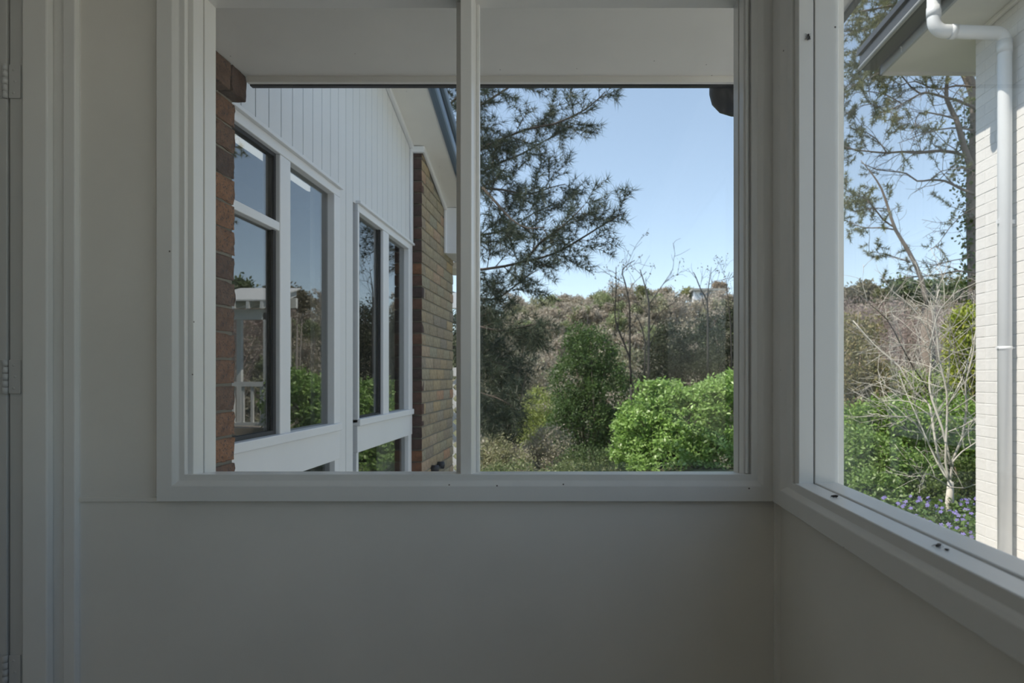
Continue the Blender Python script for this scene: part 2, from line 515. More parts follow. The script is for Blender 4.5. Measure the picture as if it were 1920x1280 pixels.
# ---- door frame and hinged door on the left
d1 = structure(thing('door_1', (-1.5, 1.34, 0)))
d1['label'] = 'white hinged cupboard door at the left edge'
boxes('leaf', [(-2.02, -1.2605, 1.345, 1.38, -1.19, 1.0)], M['door'], d1, .0015)
for hy in (150, 706, 1262):
    hh = (CY - hy) / FPX * 1.338
    hx = -1.2595
    hg = boxes('hinge', [(hx - .034, hx - .004, 1.3432, 1.3452, hh - .037, hh + .037), (hx + .005, hx + .030, 1.3432, 1.3465, hh - .037, hh + .037)], M['hinge'], d1, .0008)
    for k in range(5):
        s = Soup()
        z0 = E + hh - .038 + k * .0152
        s.tube([(hx, 1.3405, z0 + .0003), (hx, 1.3405, z0 + .0145)], [.0052, .0052], 12)
        link('knuckle', s.mesh('knuckle', M['hinge'], False), hg)
    for sx, sz in ((-.02, .025), (-.024, 0), (-.02, -.025), (.016, .025), (.019, 0), (.016, -.025)):
        s = Soup()
        s.tube([(hx + sx, 1.3436, E + hh + sz), (hx + sx, 1.3424, E + hh + sz)], [.0032, .0026], 10)
        link('screw', s.mesh('screw', M['hinge'], True), hg)
t3 = structure(thing('trim_3', (-1.18, WY, 0)))
t3['label'] = 'stepped white door surround between the cupboard door and the wall'
boxes('outer_moulding', [(-1.142, -1.116, 1.351, WY, -1.2, 1.2)], M['trim'], t3, .002)
boxes('recessed_strip', [(-1.178, -1.142, 1.3585, WY, -1.2, 1.2)], M['trim'], t3, .001)
boxes('inner_moulding', [(-1.2225, -1.168, 1.340, 1.3585, -1.2, 1.2)], M['trim'], t3, .003)
boxes('door_jamb', [(-1.2545, -1.2225, 1.3465, WY, -1.2, 1.2)], M['door'], t3, .001)

# ---- insects
def insect(label, loc, rot, k, legs=True):
    t = thing('dead_fly', loc, label, 'fly', 'dead flies on the window timber')
    t.rotation_euler = rot
    def part(name, me):
        o = bpy.data.objects.new(name, me); C.objects.link(o); o.parent = t
    bm = bmesh.new()
    for (y, r, l) in ((-.0028, .0016, .0028), (.0006, .0019, .0024), (.0034, .0014, .0013)):
        mt = Matrix.Translation((0, y * k, .0018 * k)) @ Matrix.Diagonal((r * k, l * k, r * k, 1))
        bmesh.ops.create_uvsphere(bm, u_segments=10, v_segments=7, radius=1, matrix=mt)
    me = bpy.data.meshes.new('body'); bm.to_mesh(me); bm.free(); me.materials.append(M['insect']); part('body', me)
    for s_ in (-1, 1):
        bm = bmesh.new()
        pts = [(.0006 * s_, .001, .0034), (.0022 * s_, -.002, .0036), (.0026 * s_, -.0056, .003), (.001 * s_, -.0062, .003)]
        prism(bm, [Vector(p) * k for p in pts], (0, 0, .0002 * k))
        me = bpy.data.meshes.new('wing'); bm.to_mesh(me); bm.free(); me.materials.append(M['wing']); part('wing', me)
    if legs:
        for s_ in (-1, 1):
            for yy in (-.0015, .0008, .0025):
                s = Soup()
                s.tube(np.array([(.001 * s_, yy, .0015), (.003 * s_, yy * 1.6, .0022), (.0045 * s_, yy * 2.2, .0)]) * k, [.00022 * k] * 3, 4)
                part('leg', s.mesh('leg', M['insect']))
insect('small dark fly resting high on the white window jamb', (.4523, DJ - .0003, E + .676), (R(90), R(0), R(0)), 1.25)
insect('dead fly lying on the right sill nearest the window jamb', (.4475, 1.085, E - .2142), (0, 0, R(70)), 1.15)
insect('largest dead fly on the right sill, close beside a smaller one', (.4485, .771, E - .2142), (0, 0, R(120)), 1.05)
insect('smallest dead fly on the right sill, nearest the viewer', (.4495, .755, E - .2142), (0, 0, R(20)), .6)

# ---- the roof and eave of this house
eave = thing('porch_eave', (-.4, 2.08, E + 1.01), 'white painted eave soffit above the front window, edged by a thin batten', 'eave')
boxes('soffit', [(-1.6, .73, OUT, 2.08, 1.01, 1.03)], M['soffit'], eave)
boxes('soffit', [(.535, .73, -3.6, OUT, 1.01, 1.03)], M['soffit'], eave)
boxes('soffit', [(-2.6, .73, -3.6, -2.9, 1.01, 1.03)], M['soffit'], eave)
boxes('batten', [(-1.128, .73, 2.064, 2.081, .9895, 1.0105)], M['soffit'], eave, .001)
boxes('fascia', [(-1.125, .735, 2.082, 2.10, .9855, 1.22)], M['pvc_dark'], eave)
boxes('fascia', [(.73, .745, -3.6, 2.10, 1.0, 1.16)], M['gutter'], eave)
boxes('roof', [(-2.6, .75, -3.6, 2.1, 1.26, 1.36)], M['gutter'], eave)
boxes('wall_plate', [(-2.2, .535, -2.9, OUT, 1.24, 1.26)], M['interior'], eave)

dp = thing('eave_downpipe', (.6, 2.13, E + 1.0), 'black pipe elbow hanging under the eave at top right of the window', 'pipe')
s = Soup()
s.tube([(.497, 2.145, E + 1.2), (.497, 2.145, E + .99), (.500, 2.145, E + .978), (.511, 2.145, E + .966), (.530, 2.145, E + .960), (.9, 2.145, E + .952)], [.049] * 6, 20)
link('pipe', s.mesh('pipe', M['pvc_dark'], True), dp)
boxes('bracket', [(.545, .551, 2.14, 2.15, .95, 1.03), (.57, .585, 2.12, 2.16, 1.0, 1.012)], M['pvc_dark'], dp)

# ================================================================== THE ADJOINING WING (left)
BX = -1.25        # face of the boards
FX = -1.17        # face of the brickwork
CR = .086         # brick course
def rake(y): return 1.861 - 0.32 * (y - 3.928)

wing = thing('house_wing', (-2.0, 3.6, E - 1.65), 'adjoining house wing of white boards, brick piers and white timber windows', 'house')

BRICKS = {}
def brick(parent, mat, x0, x1, y0, y1, h0, h1, clip=None, jit=.0015):
    """one brick as its own object; alike bricks share a mesh"""
    key = (mat.name, round(x1 - x0, 4), round(y1 - y0, 4), round(h1 - h0, 4), random.randrange(5))
    if key not in BRICKS:
        bm = bmesh.new()
        a, b, c = (x1 - x0) / 2, (y1 - y0) / 2, (h1 - h0) / 2
        q = .0022
        for (sx, sy, sz) in [(i, j, k) for i in (-1, 1) for j in (-1, 1) for k in (-1, 1)]:
            for ax in range(3):
                d = [q, q, q]; d[ax] = 0
                g = [sx * (a - d[0]), sy * (b - d[1]), sz * (c - d[2])]
                bm.verts.new([g[i] + random.uniform(-1, 1) * q * .35 for i in range(3)])
        bmesh.ops.convex_hull(bm, input=bm.verts)
        if mat is M['brick']:                      # hand-pressed face: chipped, uneven arrises
            bmesh.ops.subdivide_edges(bm, edges=[e for e in bm.edges if e.calc_length() > .05], cuts=3, use_grid_fill=True)
            for v in bm.verts:
                v.co += Vector([random.gauss(0, .0016) for _ in range(3)])
        bmesh.ops.recalc_face_normals(bm, faces=bm.faces)
        me = bpy.data.meshes.new('brick'); bm.to_mesh(me); bm.free(); me.materials.append(mat)
        BRICKS[key] = me
    j = random.uniform(-jit, jit)
    return link('brick', BRICKS[key], parent, ((x0 + x1) / 2 + j, (y0 + y1) / 2, E + (h0 + h1) / 2))

# near pier
pier = boxes('brick_pier', [(-1.275, FX - .006, OUT, 2.064, -1.65, 1.0)], M['mortar'], wing)
J = .005
k = 0
h1 = .918
while h1 > -.55:
    h0 = h1 - CR
    y1 = 2.07
    first = .23 if k % 2 == 0 else .11
    for L in (first, .23, .23):
        y0 = max(y1 - L, 1.458)
        if y1 - y0 > .03:
            brick(pier, M['brick'], FX - .10, FX, y0, y1, h0 + J, h1 - J)
        y1 = y0 - .01
    h1 = h0; k += 1
for (y0, y1) in ((1.9865, 2.07), (1.745, 1.9765), (1.505, 1.735)):
    brick(pier, M['brick'], FX - .07, FX + .04, y0, y1, .918 + J, 1.008)

# boards
clad = boxes('board_cladding', [(-1.30, -1.272, 1.9, 4.5, .96, 1.6), (-1.30, -1.272, 3.15, 3.4, -1.6, .97)], M['dark'], wing)
bm = bmesh.new()
prism(bm, [Vector((-1.30, 1.9, E + 1.6)), Vector((-1.30, 4.5, E + 1.6)), Vector((-1.30, 4.5, E + rake(4.5))), Vector((-1.30, 1.9, E + rake(1.9)))], (.028, 0, 0))
bm_obj('backing', bm, M['dark'], clad)
def board(y0, y1, hb):
    bm = bmesh.new()
    g = .0026
    prism(bm, [Vector((-1.271, y0 + g, E + hb)), Vector((-1.271, y1 - g, E + hb)), Vector((-1.271, y1 - g, E + rake(y1) - .002)), Vector((-1.271, y0 + g, E + rake(y0) - .002))], (.021, 0, 0))
    bm_obj('board', bm, M['ext_board'], clad, bevel=.001)
g0, gs = 2.354, .1004
for k in range(-4, 22):
    y0 = g0 + k * gs
    y1 = y0 + gs
    if y1 > 4.5: y1 = 4.5
    if y0 >= 4.49: break
    mid = (y0 + y1) / 2
    if 3.15 < mid < 3.40:
        board(max(y0, 3.15), min(y1, 3.40), -1.6)
    else:
        board(y0, y1, .955)

# windows of the wing
def wing_window(y0, y1, j0, j1, m0, m1, transom=None, low_j=None):
    w = boxes('window', [(-1.31, -1.238, y0, y1, .915, .957)], M['ext_white'], wing, .003)        # head
    boxes('drip_cap', [(-1.30, -1.222, y0 - .004, y1 + .006, .957, .973)], M['ext_white'], w, .002)
    boxes('jamb', [(-1.31, -1.238, y0, j0, -.26, .915)], M['ext_white'], w, .003)
    boxes('jamb', [(-1.31, -1.238, j1, y1, -.26, .915)], M['ext_white'], w, .003)
    boxes('mullion', [(-1.31, -1.240, m0, m1, -.26, .915)], M['ext_white'], w, .004)
    boxes('sill', [(-1.32, -1.224, y0, y1 - .006, -.277, -.238)], M['ext_white'], w, .004)
    boxes('apron', [(-1.32, -1.240, y0, y1, -.425, -.277)], M['ext_white'], w, .003)
    for a, b in ((j0, m0), (m1, j1)):
        boxes('pane', [(-1.275, -1.271, a - .004, b + .004, -.242, .918)], M['house_glass'], w)
    # lower row of lights
    lj = low_j or (y1 - .05)
    boxes('jamb', [(-1.31, -1.245, y0, y0 + .03, -1.3, -.425)], M['ext_white'], w, .003)
    boxes('jamb', [(-1.31, -1.245, lj, y1, -1.3, -.425)], M['ext_white'], w, .003)
    boxes('pane', [(-1.275, -1.271, y0 + .028, lj + .002, -1.3, -.42)], M['house_glass'], w)
    boxes('sill', [(-1.32, -1.22, y0, y1, -1.34, -1.29)], M['ext_white'], w, .003)
    return w
wA = wing_window(1.96, 3.15, 2.03, 3.075, 2.526, 2.618)
boxes('meeting_rail', [(-1.29, -1.243, 2.03, 2.536, .598, .634)], M['ext_white'], wA, .003)
boxes('screen_frame', [(-1.268, -1.258, 2.505, 2.527, -.24, .60), (-1.268, -1.258, 2.03, 2.505, -.24, -.222)], M['dark'], wA)
boxes('fly_screen', [(-1.2865, -1.2855, 2.03, 2.525, -.25, .60)], M['screen'], wA)
boxes('sash_stile', [(-1.268, -1.258, 2.512, 2.527, .634, .916), (-1.268, -1.258, 2.03, 2.512, .9, .916)], M['dark'], wA)
wB = wing_window(3.40, 4.50, 3.4226, 4.40, 3.845, 3.955, low_j=4.42)
boxes('fly_screen', [(-1.2865, -1.2855, 3.42, 3.85, -.25, .916)], M['screen'], wB)
boxes('screen_frame', [(-1.268, -1.258, 3.832, 3.846, -.24, .915), (-1.268, -1.258, 3.42, 3.832, -.24, -.226)], M['dark'], wB)

# the dim room behind those windows
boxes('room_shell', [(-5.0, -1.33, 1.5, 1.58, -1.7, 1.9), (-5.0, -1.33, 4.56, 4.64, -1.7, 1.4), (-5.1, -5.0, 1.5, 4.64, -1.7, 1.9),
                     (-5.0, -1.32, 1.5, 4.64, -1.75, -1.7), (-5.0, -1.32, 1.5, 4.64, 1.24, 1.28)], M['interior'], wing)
def curtain(y0, y1, x, h0, h1, amp, waves):
    s = Soup()
    n = 60
    ys = np.linspace(y0, y1, n)
    xs = x + amp * np.sin(np.linspace(0, waves * 2 * math.pi, n))
    pts0 = np.stack([xs, ys, np.full(n, E + h0)], 1); pts1 = np.stack([xs, ys, np.full(n, E + h1)], 1)
    q = np.stack([pts0[:-1], pts0[1:], pts1[1:], pts1[:-1]], 1)
    s.quads(q, np.ones((n - 1, 3)))
    o = link('curtain', s.mesh('curtain', M['curtain'], True), wing)
    sm = o.modifiers.new('thick', 'SOLIDIFY'); sm.thickness = .003
curtain(3.08, 3.32, -1.36, -1.5, 1.1, .012, 3)
curtain(4.10, 4.50, -1.37, -1.5, 1.0, .016, 5)
curtain(2.64, 2.76, -1.37, -1.5, 1.1, .012, 2)
s = Soup(); s.tube([(-1.6, 1.9, E + 1.13), (-1.6, 3.62, E + 1.13), (-1.6, 3.66, E + 1.13)], [.042, .042, .024], 14)
link('light_batten', s.mesh('light_batten', M['batten'], True), wing)

# far brick pier
far = thing('brick_pier', (FX, 5, E), kind=None)
far.parent = wing; far.location = Vector((FX, 5, E)) - wloc(wing); WL[far.name] = Vector((FX, 5, E))
Y0, Y1 = 4.51, 5.6
bm = bmesh.new()
prism(bm, [Vector((-1.27, Y0 + .008, E - 1.65)), Vector((-1.27, Y1, E - 1.65)), Vector((-1.27, Y1, E + rake(Y1))), Vector((-1.27, Y0 + .008, E + rake(Y0)))], (.094, 0, 0))
bm_obj('mortar_core', bm, M['mortar'], far)
h1 = .918 + 9 * CR
k = 1
while h1 > -1.05:
    h0 = h1 - CR
    if h0 < rake(Y0) - .02:
        brick(far, M['brick_dark'], -1.268, FX - .0015, Y0 - .006, Y0 + .05, h0 + J, min(h1, rake(Y0)) - J)
    y0 = Y0 - .004
    L = .23 if k % 2 == 0 else .11
    while y0 < Y1 - .02:
        y1 = min(y0 + L, Y1)
        ht = min(h1 - J, rake(y1) - .01)
        if ht - h0 > .02:
            brick(far, M['brick_tan'], FX - .04, FX, y0, y1, h0 + J, ht)
        y0 = y1 + .01
        L = .23
    h1 = h0; k += 1

def raked(name, mat, x0, x1, ya, yb, lo, hi, parent=wing, bevel=0):
    bm = bmesh.new()
    prism(bm, [Vector((x0, ya, E + rake(ya) + lo)), Vector((x0, yb, E + rake(yb) + lo)), Vector((x0, yb, E + rake(yb) + hi)), Vector((x0, ya, E + rake(ya) + hi))], (x1 - x0, 0, 0))
    return bm_obj(name, bm, mat, parent, bevel=bevel)
raked('soffit', M['soffit'], -1.32, -.985, 1.2, 5.24, 0, .02)
raked('soffit_mould', M['ext_white'], BX, -1.222, 1.9, 4.49, -.03, .002, bevel=.006)
raked('soffit_mould', M['ext_white'], FX, -1.145, 4.49, 5.235, -.035, .002, bevel=.006)
boxes('soffit_mould', [(-1.262, -1.145, 4.47, 4.503, rake(4.5) - .045, rake(4.5) - .0)], M['ext_white'], wing, .006)
boxes('corner_mould', [(BX, -1.232, 4.462, 4.50, .96, rake(4.5) - .02)], M['ext_white'], wing, .004)
barge = raked('barge_capping', M['gutter_blue'], -.99, -.935, 1.2, 5.4, -.018, .085, bevel=.02)
raked('barge_groove', M['pvc_dark'], -.99, -.955, 1.2, 5.4, .085, .145, barge)
raked('barge_roll', M['gutter_blue'], -.99, -.925, 1.2, 5.4, .145, .225, barge, bevel=.02)
raked('roof', M['gutter'], -6.0, -.99, 0.2, 5.7, .14, .2)
boxes('eave_box', [(FX + .001, -.99, 5.235, 5.7, 1.047, rake(5.235) - .005)], M['ext_white'], wing, .003)
boxes('eave_box_mould', [(FX, FX + .022, 5.215, 5.236, 1.047, rake(5.235) - .03)], M['ext_white'], wing, .006)
boxes('flat_soffit', [(-2.6, -1.05, 5.6, 6.0, .985, 1.04)], M['soffit'], wing)
boxes('rear_wall', [(-6.0, -1.3, 5.45, 5.6, -1.65, 1.4), (-6.1, -6.0, 1.5, 5.6, -1.65, 1.5), (-6.0, -2.25, 1.2, 1.45, -1.65, 2.5)], M['mortar'], wing)
# black tap on the brick pier
tp = thing('hose_bracket', (FX, 4.9, E - .72)); tp.parent = wing; tp.location = Vector((FX, 4.9, E - .72)) - wloc(wing); WL[tp.name] = Vector((FX, 4.9, E - .72))
for yy in (4.80, 5.0):
    s = Soup(); s.tube([(FX, yy, E - .725), (FX + .05, yy, E - .725), (FX + .055, yy, E - .725)], [.03, .03, .015], 12)
    link('knob', s.mesh('knob', M['dark'], True), tp)
boxes('bar', [(FX + .012, FX + .03, 4.8, 5.0, -.75, -.728)], M['dark'], tp)

# white lattice and porch beyond the wing
lat = thing('lattice_screen', (-1.6, 6.4, E - 1.6), 'narrow sliver of white lattice screen beyond the brick pier', 'lattice')
boxes('rail', [(-2.4, -1.14, 6.38, 6.43, .0, .09)], M['ext_white'], lat)
boxes('post', [(-1.2, -1.13, 6.37, 6.44, -1.65, .09)], M['ext_white'], lat)
for sgn in (-1, 1):
    for q in range(13):
        z0 = -1.5 + q * .12
        bm = bmesh.new()
        xa, xb = -1.95, -1.15
        za, zb = (z0 - .3, z0 + .5) if sgn > 0 else (z0 + .5, z0 - .3)
        def cl(z): return max(-1.6, min(0.0, z))
        fa, fb = cl(za), cl(zb)
        xa2 = xa + (fa - za) / (zb - za) * (xb - xa); xb2 = xa + (fb - za) / (zb - za) * (xb - xa)
        if abs(xb2 - xa2) < .05: continue
        yy = 6.395 + (.008 if sgn > 0 else 0)
        prism(bm, [Vector((xa2, yy, E + fa)), Vector((xb2, yy, E + fb)), Vector((xb2, yy, E + fb + .05)), Vector((xa2, yy, E + fa + .05))], (0, .008, 0))
        bm_obj('slat', bm, M['ext_white'], lat)
pw = thing("white_porch", (-1.6, 7.2, E - 1.6), 'white porch beams half hidden behind the brick pier', 'porch')
boxes('beam', [(-2.6, -1.28, 7.2, 7.3, .80, .98)], M['ext_white'], pw)
boxes('beam', [(-2.6, -1.28, 7.2, 7.3, 1.2, 1.36)], M['ext_white'], pw)
boxes('post', [(-2.6, -2.5, 7.2, 7.3, -1.65, 1.36)], M['ext_white'], pw)
boxes('post', [(-1.36, -1.28, 7.2, 7.3, -1.65, 1.36)], M['ext_white'], pw)

# ================================================================== THE NEIGHBOUR'S HOUSE (right)
NX = 3.13
nb = thing('neighbour_house', (3.4, 4.0, E - 1.75), 'neighbouring house corner of white-painted brick seen through the right window', 'house')
nw = boxes('brick_wall', [(NX + .0025, NX + .12, 1.0, 4.867, -1.75, 2.72), (NX + .006, 7.0, 4.75, 4.862, -1.75, 2.72)], M['mortar_white'], nb)
boxes('wall_core', [(NX + .001, NX + .05, 1.0, 3.71, -1.75, 2.72), (NX + .12, 7.0, 1.0, 4.75, -1.75, 2.7)], M['mortar_white'], nb)
h1 = 2.71; k = 0
while h1 > -1.74:
    h0 = h1 - CR
    y1 = 4.87
    L = .23 if k % 2 == 0 else .11
    while y1 > 3.75:
        y0 = max(y1 - L, 3.72)
        if y1 - y0 > .03:
            brick(nw, M['brick_white'], NX, NX + .10, y0, y1, h0 + .003, h1 - .003, jit=.0008)
        y1 = y0 - .006
        L = .23
    h1 = h0; k += 1
boxes('soffit', [(2.69, NX + .02, .8, 5.47, 2.71, 2.73), (NX + .02, 7, 4.87, 5.47, 2.71, 2.73)], M['soffit'], nb)
boxes('soffit_mould', [(NX - .03, NX, .8, 4.9, 2.675, 2.71)], M['soffit'], nb, .006)
boxes('fascia', [(2.667, 2.69, .8, 5.49, 2.685, 2.87)], M['fascia'], nb, .002)
boxes('fascia', [(2.667, 7, 5.47, 5.49, 2.685, 2.87)], M['soffit'], nb, .002)
gut = thing('gutter', (2.55, 5.5, E + 2.75)); gut.parent = nb; gut.location = Vector((2.55, 5.5, E + 2.75)) - wloc(nb); WL[gut.name] = Vector((2.55, 5.5, E + 2.75))
bm = bmesh.new()
prof = [(2.645, 2.745), (2.53, 2.745), (2.508, 2.757), (2.50, 2.78), (2.50, 2.865), (2.515, 2.865), (2.515, 2.785), (2.53, 2.765), (2.632, 2.765), (2.632, 2.85), (2.645, 2.85)]
prism(bm, [Vector((x, .8, E + h)) for x, h in prof], (0, 4.71, 0))
bm_obj('trough', bm, M['gutter'], gut)
boxes('end_cap', [(2.502, 2.644, 5.505, 5.51, 2.75, 2.86)], M['gutter'], gut)
s = Soup(); s.tube([(2.503, .8, E + 2.763), (2.503, 5.512, E + 2.763)], [.018, .018], 10)
link('bead', s.mesh('bead', M['gutter_bead'], True), gut)
for yy in (5.1, 4.2):
    boxes('gutter_strap', [(2.655, 2.668, yy, yy + .014, 2.738, 2.746), (2.664, 2.668, yy, yy + .014, 2.70, 2.746)], M['pvc'], gut)
boxes('roof', [(2.48, 7, .8, 5.52, 2.88, 2.93)], M['gutter'], nb)

PY = 4.43
pipe = thing('downpipe', (3.06, PY, E)); pipe.parent = nb; pipe.location = Vector((3.06, PY, E)) - wloc(nb); WL[pipe.name] = Vector((3.06, PY, E))
def arc(cx, cz, r, a0, a1, n=7):
    return [(cx + r * math.cos(R(a0 + (a1 - a0) * i / n)), PY, E + cz + r * math.sin(R(a0 + (a1 - a0) * i / n))) for i in range(n + 1)]
pr = .045
top = [(2.545, PY, E + 2.76)] + arc(2.625, 2.57, .08, 180, 262) + [(2.99, PY, E + 2.478)] + arc(2.99, 2.41, .068, 84, 0) + [(3.058, PY, E - 1.75)]
s = Soup(); s.tube(top, [pr] * len(top), 18)
link('pipe', s.mesh('pipe', M['pvc'], True), pipe)
def collar(a, b, r):
    s = Soup(); s.tube([a, b], [r, r], 18)
    link('collar', s.mesh('collar', M['pvc'], True), pipe)
collar((2.545, PY, E + 2.66), (2.545, PY, E + 2.59), pr + .004)
collar((2.66, PY, E + 2.488), (2.70, PY, E + 2.486), pr + .005)
collar((3.058, PY, E + 2.42), (3.058, PY, E + 2.33), pr + .004)
collar((3.058, PY, E + .215), (3.058, PY, E + .19), pr + .003)
boxes('bracket', [(3.0, 3.14, PY - .006, PY + .006, 1.1, 1.13)], M['pvc'], pipe)
boxes('bracket', [(3.0, 3.14, PY - .006, PY + .006, .2, .21)], M['pvc'], pipe)

pv = structure(boxes('bounce_slab', [(-1.1, 3.12, -8, 4.75, -1.66, -1.60), (3.12, 9, -9, .95, -1.66, -1.60)], M['bounce_slab']))  # unseen slabs, added to bounce sun up to the soffit and room
pv['label'] = 'added pale slabs out of view that bounce sunlight into the room'
# ================================================================== THE LAND
def smooth01(t):
    t = np.clip(t, 0, 1)
    return t * t * (3 - 2 * t)
def ground_h(x, y):
    """ground height relative to the eye"""
    x = np.asarray(x, float); y = np.asarray(y, float)
    h = -1.65 - 3.2 * smooth01((y - 8.5) / 22) - 6.0 * smooth01((y - 30) / 40)
    crest = 24.5 + .035 * np.clip(x, -80, 90) + 1.6 * np.sin(x * .06 + 1.0)
    h = h + crest * smooth01((y - 62) / 105)
    h = h + .12 * np.sin(x * .9 + y * .5) * smooth01((y - 7) / 4)
    return h
gx = np.concatenate([np.linspace(-160, -14, 30), np.linspace(-12, 14, 40), np.linspace(16, 230, 44)])
gy = np.concatenate([np.linspace(-14, 12, 40), np.linspace(13, 60, 40), np.linspace(63, 260, 50)])
GX, GY = np.meshgrid(gx, gy)
GZ = ground_h(GX, GY) + E
s = Soup()
vv = np.stack([GX, GY, GZ], -1)
nx_, ny_ = len(gx), len(gy)
s.v.append(vv.reshape(-1, 3)); s.c.append(np.ones((nx_ * ny_, 3)))
ii, jj = np.meshgrid(np.arange(nx_ - 1), np.arange(ny_ - 1))
a = (jj * nx_ + ii).ravel()
s.f4.append(np.stack([a, a + 1, a + nx_ + 1, a + nx_], 1)); s.n = nx_ * ny_
grd = link('ground', s.mesh('ground', M['ground'], True))
structure(grd)

# ------------------------------------------------------------------ plant builders
def rand_dirs(n):
    v = rng.normal(size=(n, 3))
    return v / np.linalg.norm(v, axis=1, keepdims=True)

def mixcol(n, cols):
    cols = np.asarray(cols, float)
    w = rng.dirichlet(np.ones(len(cols)) * .6, n)
    c = w @ cols
    return c * rng.uniform(.75, 1.25, (n, 1))

def leaves(s, pos, length, width, cols, up=.6, droop=0.0, folded=False):
    """a pointed leaf (two-triangle rhombus, slightly cupped) at every position"""
    n = len(pos)
    nrm = rand_dirs(n) * 1.0 + np.array([0, 0, up])
    nrm /= np.linalg.norm(nrm, axis=1, keepdims=True)
    a = np.cross(nrm, rand_dirs(n)); a /= np.linalg.norm(a, axis=1, keepdims=True) + 1e-9
    a[:, 2] -= droop; a /= np.linalg.norm(a, axis=1, keepdims=True)
    b = np.cross(nrm, a)
    L = length * rng.uniform(.65, 1.25, (n, 1)); W = width * rng.uniform(.7, 1.2, (n, 1))
    v = np.stack([pos, pos + a * L * .5 + b * W * .5 + nrm * L * .06, pos + a * L, pos + a * L * .5 - b * W * .5 + nrm * L * .06], 1)
    s.quads(v, mixcol(n, cols))

def clump_points(blobs, clumps, per, cr, shell=.75):
    """points gathered in clumps near the surface of ellipsoids. blobs: (centre, radii)"""
    vol = np.array([np.prod(r) ** (2 / 3) for c, r in blobs])
    share = vol / vol.sum()
    out = []
    for (c, r), sh in zip(blobs, share):
        k = max(3, int(clumps * sh))
        d = rand_dirs(k)
        rad = shell + (1 - shell) * rng.random((k, 1)) * 1.15 - .25 * (rng.random((k, 1)) < .3) * rng.random((k, 1))
        cc = np.asarray(c) + d * np.asarray(r) * rad
        p = np.repeat(cc, per, 0) + rng.normal(size=(k * per, 3)) * cr * np.array([1, 1, .75])
        out.append(p)
    return np.concatenate(out)

def above_ground(p, m=.02):
    return p[p[:, 2] > ground_h(p[:, 0], p[:, 1]) + E + m]

def px_blob(cx, cy, rx, ry, d, rd=None):
    """ellipsoid whose outline is the given pixel ellipse at depth d"""
    k = d / FPX
    return (np.array(P(cx, cy, d)), np.array([rx * k, (rd if rd else rx * k), ry * k]))

def wiggle(p0, dirn, length, n, amp, up=0.0):
    pts = [np.asarray(p0, float)]
    d = np.asarray(dirn, float); d = d / np.linalg.norm(d)
    for i in range(n):
        d = d + rng.normal(size=3) * amp + np.array([0, 0, up])
        d /= np.linalg.norm(d)
        pts.append(pts[-1] + d * length / n)
    return np.array(pts)

def spawn(polys, spacing, lrange, spread, up, r_ratio, n=4, amp=.18, start=.2, rmin=.002):
    """side shoots along each polyline: list of (pts, r0, r1)"""
    out = []
    for pts, r0, r1 in polys:
        seg = np.linalg.norm(np.diff(pts, axis=0), axis=1)
        cum = np.concatenate([[0], np.cumsum(seg)])
        T = cum[-1]
        t = T * start + rng.random() * spacing
        while t < T:
            i = min(np.searchsorted(cum, t) - 1, len(seg) - 1)
            f = (t - cum[i]) / seg[i]
            p = pts[i] + (pts[i + 1] - pts[i]) * f
            fw = (pts[i + 1] - pts[i]) / seg[i]
            d = fw * (1 - spread) + rand_dirs(1)[0] * spread + np.array([0, 0, up])
            L = rng.uniform(*lrange) * (1 - .45 * t / T)
            r = max((r0 + (r1 - r0) * t / T) * r_ratio, rmin)
            out.append((wiggle(p, d, L, n, amp), r, max(r * .35, rmin * .6)))
            t += spacing * rng.uniform(.6, 1.5)
        # the leader goes on as a shoot of its own
    return out

def add_polys(s, polys, n, col):
    for pts, r0, r1 in polys:
        c = np.asarray(col) * rng.uniform(.8, 1.2)
        s.tube(pts, np.linspace(r0, r1, len(pts)), n, c)

def tufts(s, polys, spacing, needles, L, w, cols, cone=.8, start=.25):
    """sprays of needles along twigs"""
    P0, D0 = [], []
    for pts, r0, r1 in polys:
        seg = np.linalg.norm(np.diff(pts, axis=0), axis=1)
        cum = np.concatenate([[0], np.cumsum(seg)])
        T = cum[-1]
        t = np.arange(T * start, T + spacing * .5, spacing)
        t = np.minimum(t, T * .999)
        i = np.clip(np.searchsorted(cum, t) - 1, 0, len(seg) - 1)
        f = ((t - cum[i]) / seg[i])[:, None]
        P0.append(pts[i] + (pts[i + 1] - pts[i]) * f)
        D0.append((pts[i + 1] - pts[i]) / seg[i][:, None])
    P0 = np.repeat(np.concatenate(P0), needles, 0); D0 = np.repeat(np.concatenate(D0), needles, 0)
    n = len(P0)
    d = D0 * (1 - cone * .5) + rand_dirs(n) * cone
    d /= np.linalg.norm(d, axis=1, keepdims=True)
    sd = np.cross(d, rand_dirs(n)); sd /= np.linalg.norm(sd, axis=1, keepdims=True) + 1e-9
    LL = L * rng.uniform(.6, 1.2, (n, 1))
    v = np.stack([P0 - sd * w * .5, P0 + sd * w * .5, P0 + d * LL], 1)
    s.tris(v, mixcol(n, cols))
    return n

def plant(name, label, cat, base, woody=None, foliage=None, fmat='leaf', group=None, fname='foliage', wname='branches', wsmooth=False):
    t = thing(name, base, label, cat, group)
    if woody is not None: link(wname, woody.mesh(wname, M['bark'], wsmooth), t)
    if foliage is not None: link(fname, foliage.mesh(fname, M[fmat]), t)
    return t

